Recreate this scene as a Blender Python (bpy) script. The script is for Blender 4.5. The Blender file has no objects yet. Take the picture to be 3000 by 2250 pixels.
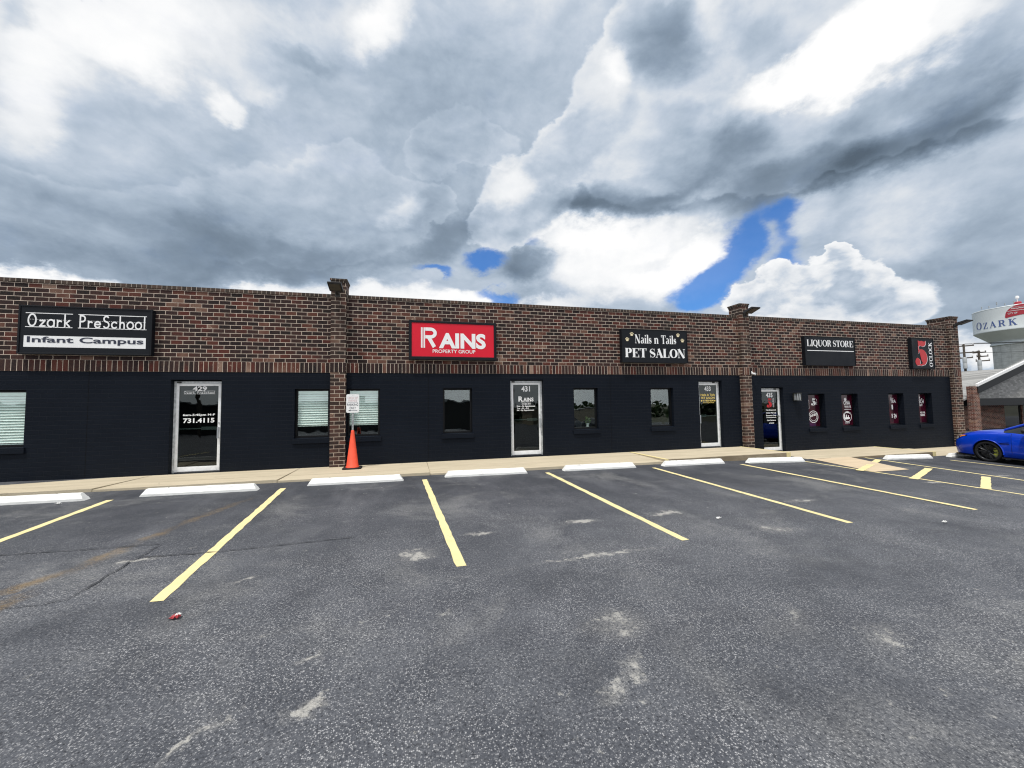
import bpy, bmesh, math, random
from mathutils import Vector, Matrix
R = math.radians
SC = bpy.context.scene
COL = SC.collection

# ------------------------------------------------------------------ camera
EYE = 1.48                       # eye height above the upper sidewalk (z = 0)
cam_d = bpy.data.cameras.new('camera'); cam = bpy.data.objects.new('camera', cam_d); COL.objects.link(cam)
YAW, PITCH, ROLL = R(14.566), R(3.157), R(-0.862)
fw = Vector((math.sin(YAW)*math.cos(PITCH), math.cos(YAW)*math.cos(PITCH), math.sin(PITCH)))
r0 = Vector((math.cos(YAW), -math.sin(YAW), 0)); u0 = r0.cross(fw)
rt = r0*math.cos(ROLL)+u0*math.sin(ROLL); up = -r0*math.sin(ROLL)+u0*math.cos(ROLL)
cam.matrix_world = Matrix(((rt.x, up.x, -fw.x, 0), (rt.y, up.y, -fw.y, 0), (rt.z, up.z, -fw.z, EYE), (0, 0, 0, 1)))
cam_d.sensor_width = 36; cam_d.lens = 36*1157.3/3000
cam_d.clip_start = 0.05; cam_d.clip_end = 5000
SC.camera = cam

# ------------------------------------------------------------------ render look
SC.render.engine = 'CYCLES'
SC.view_settings.view_transform = 'Standard'; SC.view_settings.look = 'None'
SC.view_settings.exposure = 0.30; SC.view_settings.gamma = 1.0
SC.cycles.use_denoising = True; SC.cycles.filter_width = 1.15
SC.cycles.max_bounces = 8; SC.cycles.glossy_bounces = 4; SC.cycles.transparent_max_bounces = 12
SC.cycles.sample_clamp_indirect = 4.0

# ------------------------------------------------------------------ sun
SUN_DIR = Vector((-0.27, -0.25, 0.93)).normalized()       # towards the sun
sd = bpy.data.lights.new('sun', 'SUN'); sd.energy = 2.7; sd.angle = R(5); sd.color = (1.0, 0.955, 0.88)
sun = bpy.data.objects.new('sun', sd); COL.objects.link(sun)
sun.rotation_euler = (-SUN_DIR).to_track_quat('-Z', 'Y').to_euler()
sun.location = SUN_DIR*60

# ------------------------------------------------------------------ node helper
class NT:
    """short-hand for building node trees"""
    def __init__(s, tree): s.t = tree; s.n = tree.nodes; s.l = tree.links
    def new(s, kind, **kw):
        n = s.n.new(kind)
        for k, v in kw.items(): setattr(n, k, v)
        return n
    def put(s, sock, v):
        if hasattr(v, 'is_output'): s.l.new(v, sock)
        elif v is not None:
            if hasattr(sock.default_value, '__len__') and not hasattr(v, '__len__'): v = (v,)*len(sock.default_value)
            if hasattr(sock.default_value, '__len__') and len(sock.default_value) == 4 and len(v) == 3: v = tuple(v)+(1,)
            sock.default_value = v
    def m(s, op, a, b=None, c=None, clamp=False):
        n = s.new('ShaderNodeMath', operation=op, use_clamp=clamp)
        for i, v in enumerate((a, b, c)):
            if v is not None: s.put(n.inputs[i], v)
        return n.outputs[0]
    def v(s, op, a, b=None, c=None):
        n = s.new('ShaderNodeVectorMath', operation=op)
        for i, x in enumerate((a, b, c)):
            if x is not None: s.put(n.inputs[i], x)
        return n.outputs['Value'] if op in ('LENGTH', 'DOT_PRODUCT', 'DISTANCE') else n.outputs[0]
    def xyz(s, v):
        n = s.new('ShaderNodeSeparateXYZ'); s.put(n.inputs[0], v); return n.outputs
    def comb(s, x=0, y=0, z=0):
        n = s.new('ShaderNodeCombineXYZ')
        for i, q in enumerate((x, y, z)): s.put(n.inputs[i], q)
        return n.outputs[0]
    def rng(s, v, a, b, c=0, d=1, smooth=True, clamp=True):
        n = s.new('ShaderNodeMapRange', interpolation_type='SMOOTHSTEP' if smooth else 'LINEAR')
        if not smooth: n.clamp = clamp
        for i, q in enumerate((v, a, b, c, d)): s.put(n.inputs[i], q)
        return n.outputs[0]
    def noise(s, v, scale, detail=4, rough=.5, dist=0, color=False, dim='3D', lac=2.0):
        n = s.new('ShaderNodeTexNoise', noise_dimensions=dim); s.put(n.inputs['Vector'], v)
        n.inputs['Scale'].default_value = scale; n.inputs['Detail'].default_value = detail
        n.inputs['Roughness'].default_value = rough; n.inputs['Distortion'].default_value = dist
        n.inputs['Lacunarity'].default_value = lac
        return n.outputs['Color' if color else 'Fac']
    def map(s, v, loc=(0, 0, 0), rot=(0, 0, 0), sc=(1, 1, 1), kind='POINT'):
        n = s.new('ShaderNodeMapping', vector_type=kind); s.put(n.inputs[0], v)
        s.put(n.inputs[1], loc); s.put(n.inputs[2], rot); s.put(n.inputs[3], sc); return n.outputs[0]
    def mix(s, f, a, b, kind='MIX'):
        n = s.new('ShaderNodeMix', data_type='RGBA', blend_type=kind)
        s.put(n.inputs[0], f); s.put(n.inputs[6], a); s.put(n.inputs[7], b); return n.outputs[2]
    def ramp(s, f, stops, kind='LINEAR'):
        n = s.new('ShaderNodeValToRGB'); n.color_ramp.interpolation = kind; s.put(n.inputs[0], f)
        e = n.color_ramp.elements
        while len(e) < len(stops): e.new(1)
        for q, (p, c) in zip(e, stops): q.position = p; q.color = tuple(c)+(1,) if len(c) == 3 else c
        return n.outputs[0]
    def blobs(s, p, specs):
        """sum of smooth ellipses (x, y, angle, rx, ry, height, flat inner share); the running sum rides
        along in z, divided away, so that the nodes are evaluated one after the other"""
        px, py, _ = s.xyz(p); acc = None
        for x, y, ang, rx, ry, amp, inner in specs:
            q = s.map(s.comb(px, py, acc if acc is not None else 0), (x, y, 0), (0, 0, ang), (rx, ry, 1e6), 'TEXTURE')
            o = s.rng(s.v('LENGTH', q), inner, 1, amp, 0); acc = o if acc is None else s.m('ADD', acc, o)
        return acc

# ------------------------------------------------------------------ sky: Nishita air with a broken deck of cumulus over it
VAL=[[-0.522,0.63,-2.796,0.338,0.13,0.34,0.05],[-0.648,0.458,1.19,0.104,0.057,0.2,0.1],[-0.622,0.545,-2.51,0.11,0.08,0.08,0],[-0.5,0.577,-3.011,0.095,0.041,0.1,0.1],[-0.576,0.637,-2.644,0.029,0.007,-0.25,0.1],[-0.654,0.581,1.08,0.04,0.024,-0.12,0.2],[-0.199,0.752,-2.98,0.233,0.076,0.12,0],[-0.376,0.577,-3.003,0.048,0.03,0.22,0.3],[-0.327,0.618,3.122,0.046,0.032,0.1,0.2],[-0.105,0.746,0.317,0.099,0.052,0.24,0.2],[-0.039,0.795,-2.969,0.069,0.031,0.16,0.2],[-0.256,0.686,3.117,0.096,0.029,-0.08,0.2],[-0.425,0.639,-2.926,0.052,0.026,-0.06,0.1],[-0.479,0.332,-2.918,0.498,0.12,-0.1,0.1],[-0.596,0.255,-2.931,0.226,0.044,-0.09,0.2],[-0.268,0.333,-3.05,0.4,0.076,-0.15,0.2],[-0.092,0.386,-2.864,0.24,0.088,-0.06,0.2],[-0.539,0.226,-3.013,0.404,0.03,0.44,0.3],[-0.038,0.267,3.134,0.327,0.039,0.26,0.3],[0.149,0.726,-3.008,0.277,0.141,-0.04,0.2],[-0.272,0.542,2.906,0.132,0.035,0.04,0.2],[-0.018,0.457,-2.921,0.063,0.048,0.17,0.2],[0.104,0.401,-2.662,0.151,0.062,-0.17,0.2],[0.041,0.514,1.095,0.139,0.065,-0.05,0.2],[0.532,0.669,0.442,0.13,0.089,0.08,0.2],[0.551,0.71,2.964,0.046,0.035,0.16,0.2],[0.243,0.522,-2.778,0.091,0.06,0.14,0.2],[0.206,0.464,-2.797,0.082,0.051,0.1,0.2],[0.657,0.744,2.877,0.16,0.07,-0.16,0.2],[0.777,0.726,2.81,0.077,0.03,0.08,0.2],[0.754,0.504,2.708,0.205,0.096,-0.15,0.2],[0.82,0.535,2.556,0.104,0.043,-0.09,0.2],[0.513,0.476,3.098,0.302,0.076,-0.29,0.25],[0.432,0.46,3.122,0.163,0.045,-0.08,0.15],[0.673,0.442,3.068,0.16,0.046,-0.1,0.3],[0.881,0.432,-2.971,0.201,0.065,-0.25,0.3],[1.057,0.454,-2.88,0.194,0.061,-0.31,0.2],[1.134,0.449,-3.084,0.121,0.044,-0.14,0.15],[0.991,0.421,-2.867,0.123,0.049,-0.08,0.15],[0.602,0.5,3.037,0.139,0.036,0.1,0.2],[0.76,0.442,3.032,0.12,0.032,0.08,0.2],[0.997,0.619,-3.082,0.136,0.064,0.46,0.35],[0.892,0.615,-3.008,0.075,0.048,0.32,0.35],[1.091,0.603,2.802,0.125,0.052,0.26,0.3],[0.841,0.604,2.432,0.046,0.039,0.1,0.3],[1.119,0.528,-3.047,0.09,0.041,-0.08,0.1],[0.955,0.513,-2.998,0.117,0.056,-0.08,0.2],[1.17,0.541,2.196,0.089,0.053,0.05,0],[0.542,0.344,2.921,0.298,0.113,0.3,0.4],[0.431,0.405,3.055,0.151,0.051,0.14,0.3],[0.657,0.299,-2.54,0.145,0.074,0.14,0.3],[0.628,0.348,-2.757,0.119,0.021,-0.12,0.2],[0.312,0.36,3.095,0.095,0.064,-0.24,0.3],[0.274,0.268,3.122,0.261,0.029,0.22,0.3],[1.133,0.072,3.004,0.053,0.03,0.34,0.2],[1.105,0.102,2.976,0.031,0.015,0.1,0.2],[1.056,0.332,-2.694,0.123,0.087,0.14,0.2],[1.117,0.245,1.877,0.147,0.11,-0.07,0.2],[0.924,0.357,-2.847,0.063,0.053,0.1,0.1]]
CUM=[[0.94,0.24,1.893,0.063,0.052,1,0.5],[0.963,0.28,2.396,0.033,0.027,1,0.5],[0.864,0.251,2.518,0.063,0.053,1,0.5],[0.804,0.222,2.914,0.074,0.048,1,0.5],[0.994,0.212,1.87,0.07,0.057,1,0.5],[0.9,0.184,2.979,0.197,0.055,1,0.5],[1.048,0.176,2.488,0.091,0.077,0.8,0.1]]
BLUE=[[0.764,0.307,-2.371,0.149,0.056,1.25,0.3],[0.87,0.363,-2.875,0.053,0.042,1.1,0.2],[0.685,0.239,-2.697,0.067,0.059,1.1,0.3],[0.198,0.363,-2.93,0.076,0.036,1.2,0.3],[0.069,0.335,3.062,0.057,0.017,1.0,0.2],[0.227,0.285,-2.988,0.066,0.024,1.0,0.3],[0.307,0.41,3.1,0.029,0.019,0.5,0.2],[0.867,0.305,1.476,0.051,0.042,0.8,0.2]]
EDA=[[0.29,0.497,3.094,0.156,0.116,1,0.5],[0.389,0.579,-2.981,0.124,0.074,1,0.5],[0.509,0.665,0.563,0.144,0.104,1,0.5],[0.635,0.729,2.853,0.151,0.086,1,0.5],[0.217,0.434,-3.133,0.108,0.071,1,0.5],[0.604,0.544,2.918,0.28,0.137,1,0.5],[0.762,0.649,2.693,0.214,0.137,1,0.5],[0.884,0.484,-3.074,0.192,0.102,1,0.5],[1.065,0.485,-2.964,0.174,0.078,1,0.5],[1.005,0.628,2.631,0.302,0.119,1,0.5],[1.192,0.528,2.056,0.178,0.107,1,0.5]]
EDB=[[-0.038,0.469,-3.011,0.168,0.075,1,0.5],[-0.166,0.506,-2.917,0.155,0.078,1,0.5],[0.058,0.478,-2.975,0.07,0.054,1,0.5],[-0.288,0.438,-2.893,0.23,0.094,1,0.5],[-0.194,0.392,-2.979,0.329,0.094,1,0.5],[-0.511,0.324,-2.844,0.277,0.1,1,0.5],[-0.711,0.276,-2.599,0.175,0.107,1,0.5]]
EDC=[[0.118,0.616,-2.916,0.131,0.068,1,0.5],[0.053,0.569,-3.026,0.094,0.052,1,0.5],[0.208,0.593,-3.124,0.097,0.052,1,0.5]]

W = bpy.data.worlds.new('World'); SC.world = W; W.use_nodes = True
w = NT(W.node_tree); w.n.clear()
SKY_STRENGTH = 0.10
tc = w.new('ShaderNodeTexCoord').outputs['Generated']
d3 = w.v('NORMALIZE', tc)
dx, dy, dz = w.xyz(d3)
az = w.m('ARCTAN2', dx, dy); el = w.m('ARCSINE', dz)
P0 = w.comb(az, el, 0)
# billowing: the sky position is pushed about by noise before the cloud masses are looked up
flat = w.v('MULTIPLY', d3, (1, 1, 1.6))
w1 = w.v('SUBTRACT', w.noise(flat, 4.2, 8, .60, color=True), (.5, .5, .5))
w2 = w.v('SUBTRACT', w.noise(flat, 1.9, 3, .5, color=True), (.5, .5, .5))
warp = w.v('ADD', w.v('SCALE', w1), w.v('SCALE', w2))
s1 = warp.node.inputs[0].links[0].from_node; s1.inputs['Scale'].default_value = .19
s2 = warp.node.inputs[1].links[0].from_node; s2.inputs['Scale'].default_value = .05
P1 = w.v('ADD', P0, w.v('MULTIPLY', warp, (1, 1, 0)))
val = w.m('ADD', w.blobs(P1, VAL), .755)
# brightness added overhead and in the unseen sky behind the camera, lighting the facade
val = w.m('ADD', val, w.m('ADD', w.rng(dz, .62, .9, 0, .22), w.rng(dy, .1, -.7, 0, .20)))
# texture of the cloud undersides, lit from up-left
off = (-.010, .0, .018)
def billow(sc, det, rough, o): return w.m('SUBTRACT', w.noise(w.v('ADD', flat, tuple(k*o for k in off)), sc, det, rough, .3), w.noise(flat, sc, det, rough, .3))
e1 = billow(6, 7, .56, 2.2); e2 = billow(19, 5, .6, .9)
broad = w.m('SUBTRACT', w.noise(flat, 3.2, 6, .58), .5)
tex = w.m('ADD', w.m('MULTIPLY', e1, -.27), w.m('ADD', w.m('MULTIPLY', e2, -.09), w.m('MULTIPLY', broad, .24)))
val = w.m('ADD', val, tex)
# three banks with crisp, sun-lit scalloped tops in front of the deck
puff_n = w.m('SUBTRACT', w.noise(flat, 22, 6, .55), .5)
P2 = w.v('ADD', w.v('ADD', P0, w.v('MULTIPLY', w1, (.11, .11, 0))), w.v('MULTIPLY', w.v('SUBTRACT', w.noise(flat, 24, 4, .5, color=True), (.5, .5, .5)), (.045, .045, 0)))
for spec, lift, fade in ((EDC, .04, 1.5), (EDB, .05, 1.7), (EDA, .13, 1.9)):
    f = w.m('ADD', w.blobs(P2, spec), w.m('MULTIPLY', puff_n, .28))
    val = w.m('ADD', val, w.m('MULTIPLY', w.rng(f, .34, .68), w.rng(f, .55, fade, lift, 0)))
# gaps of blue, and a bright cumulus rising in front of the largest one
edge = w.m('SUBTRACT', w.noise(flat, 9, 8, .62), .5)
gap = w.rng(w.m('ADD', w.blobs(P1, BLUE), w.m('MULTIPLY', edge, .75)), -.02, 1.12)
cf = w.m('ADD', w.blobs(P2, CUM), w.m('MULTIPLY', puff_n, .45))
cum = w.rng(cf, .36, .66)
cval = w.m('ADD', w.rng(cf, .45, 1.9, 1.06, .80), w.m('ADD', w.m('MULTIPLY', billow(15, 5, .55, 1.4), -.55), w.m('MULTIPLY', broad, .4)))
k = w.m('MULTIPLY', cum, .8)
val = w.m('ADD', w.m('MULTIPLY', val, w.m('SUBTRACT', 1, k)), w.m('MULTIPLY', cval, k))
gap = w.m('MULTIPLY', w.m('MULTIPLY', gap, .90), w.m('SUBTRACT', 1, cum))
# the light through cloud falls towards slate blue where it is thick
low = w.m('MINIMUM', w.m('SUBTRACT', val, .58), 0); val = w.m('MAXIMUM', w.m('ADD', w.m('MAXIMUM', val, .58), w.m('MULTIPLY', low, .62)), .40)
over = w.m('MAXIMUM', w.m('SUBTRACT', val, .86), 0)      # bright cloud rolls off softly instead of clipping
val = w.m('ADD', w.m('MINIMUM', val, .86), w.m('MULTIPLY', w.m('SUBTRACT', 1, w.m('EXPONENT', w.m('MULTIPLY', over, -1/.20))), .20))
tint = w.ramp(w.m('DIVIDE', val, 1.25), [(.35, (.73, .99, 1.31)), (.48, (.78, .995, 1.27)), (.576, (.83, 1, 1.21)), (.64, (.88, 1, 1.16)), (.72, (.96, 1, 1.05)), (.80, (1, 1, 1))])
lin = w.m('MULTIPLY', w.m('POWER', val, 2.2), w.rng(dy, 0, -.3, .815, 1.0))  # sky ahead dimmed; the unseen rear stays brighter to light the wall
cloud = w.v('SCALE', tint); cloud.node.inputs['Scale'].default_value = 1; w.l.new(lin, cloud.node.inputs['Scale'])
cloud = w.v('SCALE', cloud); cloud.node.inputs['Scale'].default_value = 1/SKY_STRENGTH
ns = w.new('ShaderNodeTexSky', sky_type='NISHITA'); ns.sun_disc = False
ns.sun_elevation = math.asin(SUN_DIR.z); ns.sun_rotation = math.atan2(SUN_DIR.x, SUN_DIR.y)
ns.air_density = 1.0; ns.dust_density = .3; ns.ozone_density = 2.0
air = w.v('MULTIPLY', ns.outputs[0], (.30, .72, 1.22))
bg = w.new('ShaderNodeBackground'); bg.inputs['Strength'].default_value = SKY_STRENGTH
w.l.new(w.mix(gap, cloud, air), bg.inputs['Color'])
w.l.new(bg.outputs[0], w.new('ShaderNodeOutputWorld').inputs[0])
W.cycles.sampling_method = 'MANUAL'; W.cycles.sample_map_resolution = 512

# ------------------------------------------------------------------ materials
def mat(name):
    m = bpy.data.materials.new(name); m.use_nodes = True
    t = NT(m.node_tree); t.n.clear()
    out = t.new('ShaderNodeOutputMaterial'); b = t.new('ShaderNodeBsdfPrincipled')
    t.l.new(b.outputs[0], out.inputs[0]); t.b = b; t.out = out
    return m, t
def setp(t, **kw):
    names = dict(col='Base Color', rough='Roughness', metal='Metallic', spec='Specular IOR Level', normal='Normal', coat='Coat Weight', coatr='Coat Roughness', em='Emission Color', ems='Emission Strength', alpha='Alpha')
    for k, v in kw.items(): t.put(t.b.inputs[names[k]], v)
def bump(t, h, dist, strength=1.0):
    n = t.new('ShaderNodeBump'); t.put(n.inputs['Height'], h); n.inputs['Distance'].default_value = dist; n.inputs['Strength'].default_value = strength
    return n.outputs[0]
def pos(t): return t.new('ShaderNodeNewGeometry').outputs['Position']
def objc(t): return t.new('ShaderNodeTexCoord').outputs['Object']
COURSE, BLEN = .0998, .244
def wallvec(t, z0, x0=0.0):
    x, y, z = t.xyz(pos(t))
    return t.comb(t.m('SUBTRACT', t.m('ADD', x, y), x0), t.m('SUBTRACT', z, z0), 0)
def bricktex(t, vec, wdt, hgt, mortar, off=.5, smooth=.15):
    n = t.new('ShaderNodeTexBrick', offset=off, offset_frequency=2, squash=1.0)
    t.put(n.inputs['Vector'], vec)
    n.inputs['Color1'].default_value = (0, 0, 0, 1); n.inputs['Color2'].default_value = (1, 1, 1, 1); n.inputs['Mortar'].default_value = (.5, .5, .5, 1)
    for k, v in (('Scale', 1), ('Mortar Size', mortar), ('Mortar Smooth', smooth), ('Bias', 0), ('Brick Width', wdt), ('Row Height', hgt)): n.inputs[k].default_value = v
    return n.outputs['Color'], n.outputs['Fac']
def brick_material(name, vecf, wdt, hgt, off=.5, mortar=.0062, tones=None, mcol=(.68, .57, .475), seed=0.0):
    m, t = mat(name)
    vec = vecf(t); tint, joint = bricktex(t, vec, wdt, hgt, mortar, off)
    tint = t.xyz(tint)[0]
    p = t.v('ADD', pos(t), (seed, seed*.7, seed*1.3))
    patch = t.noise(p, 1.1, 3, .6)                           # pale bricks come in drifts
    f = t.m('ADD', t.m('MULTIPLY', tint, .80), t.m('MULTIPLY', t.m('SUBTRACT', patch, .5), 1.0))
    body = t.ramp(f, tones or [(0, (.009, .007, .008)), (.22, (.019, .011, .012)), (.38, (.030, .014, .014)), (.52, (.040, .019, .017)), (.62, (.085, .020, .015)), (.73, (.095, .034, .024)), (.84, (.16, .090, .066)), (1, (.34, .24, .185))])
    mot = t.noise(p, 26, 4, .65)
    body = t.mix(t.rng(mot, .40, .75, 0, .45), body, t.mix(.5, body, (.17, .10, .07)))
    fleck = t.m('MULTIPLY', t.rng(t.noise(p, 13, 3, .55, .6), .64, .72), t.rng(f, .42, .8))
    body = t.mix(t.m('MULTIPLY', fleck, .75), body, (.52, .39, .31))
    dark = t.noise(p, 55, 2, .6)
    body = t.mix(t.rng(dark, .5, .8, 0, .5), body, (.014, .010, .010))
    mort = t.mix(t.rng(t.noise(p, 4, 5, .65), .3, .7), mcol, tuple(c*.66 for c in mcol))
    col = t.mix(joint, body, mort)
    # soot and damp running down from the coping
    h = t.m('SUBTRACT', 1, joint)
    hh = t.m('ADD', t.m('MULTIPLY', h, 1), t.m('MULTIPLY', mot, .35))
    setp(t, col=col, rough=t.rng(mot, .2, .8, .72, .95), spec=.25, normal=bump(t, hh, .006))
    return m
M = {}
M['brick'] = brick_material('brown_brick', lambda t: wallvec(t, 2.6555, .04), BLEN, COURSE)
M['soldier'] = brick_material('soldier_brick', lambda t: (lambda v: t.comb(t.m('SUBTRACT', v[1], -.002), v[0], 0))(t.xyz(wallvec(t, 2.40, .02))), .262, COURSE, off=0.0, seed=3.1)
M['rowlock'] = brick_material('rowlock_brick', lambda t: (lambda v: t.comb(t.m('SUBTRACT', v[1], -.002), v[0], 0))(t.xyz(wallvec(t, 4.36, .02))), .5, COURSE, off=0.0, seed=7.7,
    tones=[(0, (.025, .022, .020)), (.3, (.05, .040, .034)), (.55, (.070, .05, .04)), (.8, (.10, .055, .042)), (1, (.15, .10, .08))], mcol=(.44, .38, .32))
M['pier_brick'] = brick_material('pilaster_brick', lambda t: wallvec(t, 2.6555, .11), BLEN, COURSE, seed=11.3,
    tones=[(0, (.020, .015, .014)), (.25, (.036, .023, .020)), (.45, (.052, .030, .025)), (.64, (.088, .036, .028)), (.8, (.12, .066, .048)), (1, (.24, .165, .125))], mcol=(.62, .52, .43))
M['red_brick'] = brick_material('red_brick', lambda t: wallvec(t, 0, .0), .21, .085, seed=21., mortar=.006,
    tones=[(0, (.045, .020, .016)), (.3, (.10, .035, .026)), (.6, (.16, .05, .035)), (.8, (.20, .085, .055)), (1, (.28, .16, .10))])

def painted_brick():
    m, t = mat('black_painted_brick')
    tint, joint = bricktex(t, wallvec(t, 2.40, .1), BLEN, COURSE, .0055, .5, .5)
    tint = t.xyz(tint)[0]; p = pos(t)
    n = t.noise(p, 30, 4, .6); big = t.noise(p, .9, 4, .6)
    col = t.mix(t.rng(big, .3, .75), (.0040, .0066, .0124), (.0058, .0088, .0155))
    col = t.mix(t.m('MULTIPLY', t.rng(n, .55, .8), .35), col, (.011, .015, .021))
    col = t.mix(t.m('MULTIPLY', joint, .85), col, (.0125, .0165, .0250))
    px_ = t.xyz(p)[0]
    for xj in (.50, 5.98, -7.0): col = t.mix(t.rng(t.m('ABSOLUTE', t.m('SUBTRACT', px_, xj)), .012, .003, 0, .8), col, (.002, .002, .003))
    # dust lying on the lower courses
    z = t.xyz(p)[2]
    dust = t.m('MULTIPLY', t.rng(z, .45, -.3), t.rng(t.noise(p, 3, 5, .65), .35, .75))
    col = t.mix(t.m('MULTIPLY', dust, .5), col, (.016, .017, .019))
    h = t.m('ADD', t.m('SUBTRACT', 1, joint), t.m('ADD', t.m('MULTIPLY', n, .45), t.m('MULTIPLY', tint, .3)))
    setp(t, col=col, rough=t.rng(n, .2, .8, .50, .70), spec=.10, normal=bump(t, h, .014))
    return m
M['black_brick'] = painted_brick()

def simple(name, col, rough=.5, metal=0, spec=.5, noise_sc=None, amount=.25, bumpd=0, coat=0, emit=None):
    m, t = mat(name)
    if noise_sc:
        n = t.noise(objc(t), noise_sc, 5, .6)
        c = t.mix(t.rng(n, .3, .7), tuple(q*(1-amount) for q in col), tuple(min(1, q*(1+amount)) for q in col))
        setp(t, col=c, rough=t.rng(n, .25, .75, max(.02, rough-.1), min(1, rough+.12)), metal=metal, spec=spec, coat=coat)
        if bumpd: setp(t, normal=bump(t, n, bumpd))
    else: setp(t, col=col, rough=rough, metal=metal, spec=spec, coat=coat)
    return m
M['black_metal'] = simple('black_sign_metal', (.0055, .007, .0105), .5, 0, .22, 3, .12)
M['sign_black'] = simple('sign_face_black', (.0055, .0075, .0115), .5, 0, .22, 2, .1)
M['sign_red'] = simple('sign_face_red', (.66, .008, .030), .45, 0, .3, 1.5, .05)
M['white_vinyl'] = simple('white_vinyl', (.86, .87, .88), .5, 0, .4)
M['white_panel'] = simple('white_panel', (.84, .85, .86), .4, 0, .5, 3, .03)
M['gold_vinyl'] = simple('gold_vinyl', (.80, .60, .16), .5)
M['cream_vinyl'] = simple('cream_vinyl', (.80, .70, .46), .5)
M['red_vinyl'] = simple('red_vinyl', (.50, .016, .022), .45)
M['navy_ink'] = simple('navy_ink', (.02, .025, .05), .5)
M['pink_ink'] = simple('faded_red_ink', (.55, .30, .32), .6)
M['black_trim'] = simple('black_window_frame', (.004, .0045, .006), .45, 0, .25)
M['dark_frame'] = simple('dark_bronze', (.022, .022, .020), .4, 0.0, .5, 8, .2)
M['alu'] = simple('painted_white_aluminium', (.84, .86, .88), .38, 0.0, .5, 9, .08)
M['alu_dirty'] = simple('weathered_aluminium', (.66, .69, .71), .45, 0.25, .5, 14, .22)
M['steel'] = simple('brushed_steel', (.62, .64, .66), .3, 1.0)
M['galv'] = simple('galvanised_steel', (.42, .44, .45), .45, .8, .5, 30, .25)
M['fixture'] = simple('floodlight_bronze', (.028, .026, .026), .45, .2, .5, 12, .2)
M['lens'] = simple('floodlight_lens', (.10, .09, .07), .25)
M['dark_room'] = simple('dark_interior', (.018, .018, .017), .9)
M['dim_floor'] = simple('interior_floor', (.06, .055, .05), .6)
M['blind'] = simple('white_blind', (.88, .94, .92), .5, 0, .4, 5, .04)
M['roofing'] = simple('roof_membrane', (.30, .30, .29), .9, 0, .3, 3, .15)
M['cone'] = simple('orange_cone_plastic', (.80, .088, .040), .48, 0, .4, 5, .10)
M['rubber'] = simple('black_rubber', (.012, .012, .013), .75, 0, .3, 12, .3)
M['pot'] = simple('white_glazed_pot', (.78, .80, .78), .3)
M['leaf'] = simple('variegated_leaf', (.10, .17, .045), .5, 0, .4, 18, .6)
M['white_plastic'] = simple('white_plastic', (.78, .78, .78), .35)

def wheelstop():
    m, t = mat('white_painted_concrete')
    p = pos(t); n = t.noise(p, 9, 6, .65); f = t.noise(p, 60, 3, .6)
    scuff = t.m('MULTIPLY', t.rng(t.noise(t.map(p, sc=(1.5, 6, 9)), 1, 5, .7), .56, .70), .6)
    col = t.mix(t.rng(n, .3, .7), (.70, .71, .70), (.80, .81, .80)); col = t.mix(scuff, col, (.36, .35, .34))
    pit = t.rng(f, .66, .74); col = t.mix(t.m('MULTIPLY', pit, .3), col, (.42, .42, .41))
    setp(t, col=col, rough=.62, spec=.3, normal=bump(t, t.m('SUBTRACT', t.m('MULTIPLY', n, .5), t.m('MULTIPLY', pit, .3)), .004)); return m
M['stop'] = wheelstop()

def glass(name, tint=(.62, .70, .68), minr=.13):
    m, t = mat(name); t.n.remove(t.b)
    tr = t.new('ShaderNodeBsdfTransparent'); tr.inputs[0].default_value = tint+(1,)
    gl = t.new('ShaderNodeBsdfGlossy'); gl.inputs['Color'].default_value = (.95, 1, 1, 1); gl.inputs['Roughness'].default_value = 0.0
    # float glass is never quite flat
    wob = t.noise(pos(t), 2.2, 2, .4)
    gl_n = bump(t, wob, .004, .5); t.l.new(gl_n, gl.inputs['Normal'])
    g_ = t.new('ShaderNodeNewGeometry'); cosv = t.m('ABSOLUTE', t.v('DOT_PRODUCT', g_.outputs['Normal'], g_.outputs['Incoming']))
    f = t.m('ADD', t.m('MULTIPLY', t.m('POWER', t.m('SUBTRACT', 1, cosv), 5), 1-minr), minr, clamp=True)     # Schlick, both faces alike
    mx = t.new('ShaderNodeMixShader'); t.l.new(f, mx.inputs[0]); t.l.new(tr.outputs[0], mx.inputs[1]); t.l.new(gl.outputs[0], mx.inputs[2])
    t.l.new(mx.outputs[0], t.out.inputs[0]); return m
M['glass'] = glass('window_glass', (.95, 1, .985), .11); M['door_glass'] = glass('door_glass', (.42, .47, .46), .055)

def film():
    m, t = mat('burgundy_window_film')
    p = pos(t); n = t.noise(p, 2.4, 3, .6); x, y, z = t.xyz(p)
    col = t.mix(t.rng(n, .35, .7), (.024, .003, .010), (.072, .005, .018))
    setp(t, col=col, rough=.10, spec=.5); return m
M['film'] = film()

def concrete(name, a, b, streak=(0.5, 3, 1), speck=.3, joint=None):
    m, t = mat(name); p = pos(t)
    n1 = t.noise(t.v('MULTIPLY', p, streak), 1.3, 7, .62); n2 = t.noise(p, 38, 5, .7); n3 = t.noise(t.v('MULTIPLY', p, (.35, 2.2, 1)), 4.5, 6, .65)
    col = t.mix(t.rng(n1, .3, .7), a, b)
    col = t.mix(t.rng(n3, .42, .72, 0, .55), col, tuple(.5*(q+w_) for q, w_ in zip(b, (.60, .52, .38))))
    col = t.mix(t.rng(n2, .5, .8, 0, speck), col, tuple(q*.55 for q in a))
    stain = t.rng(t.noise(p, 2.1, 5, .7, 1.0), .60, .76, 0, .45); col = t.mix(stain, col, tuple(q*.52 for q in a))
    setp(t, col=col, rough=.9, spec=.2, normal=bump(t, t.m('ADD', n2, t.m('MULTIPLY', n1, .6)), .004)); return m
M['walk'] = concrete('sidewalk_concrete', (.43, .375, .275), (.53, .465, .35))
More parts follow.
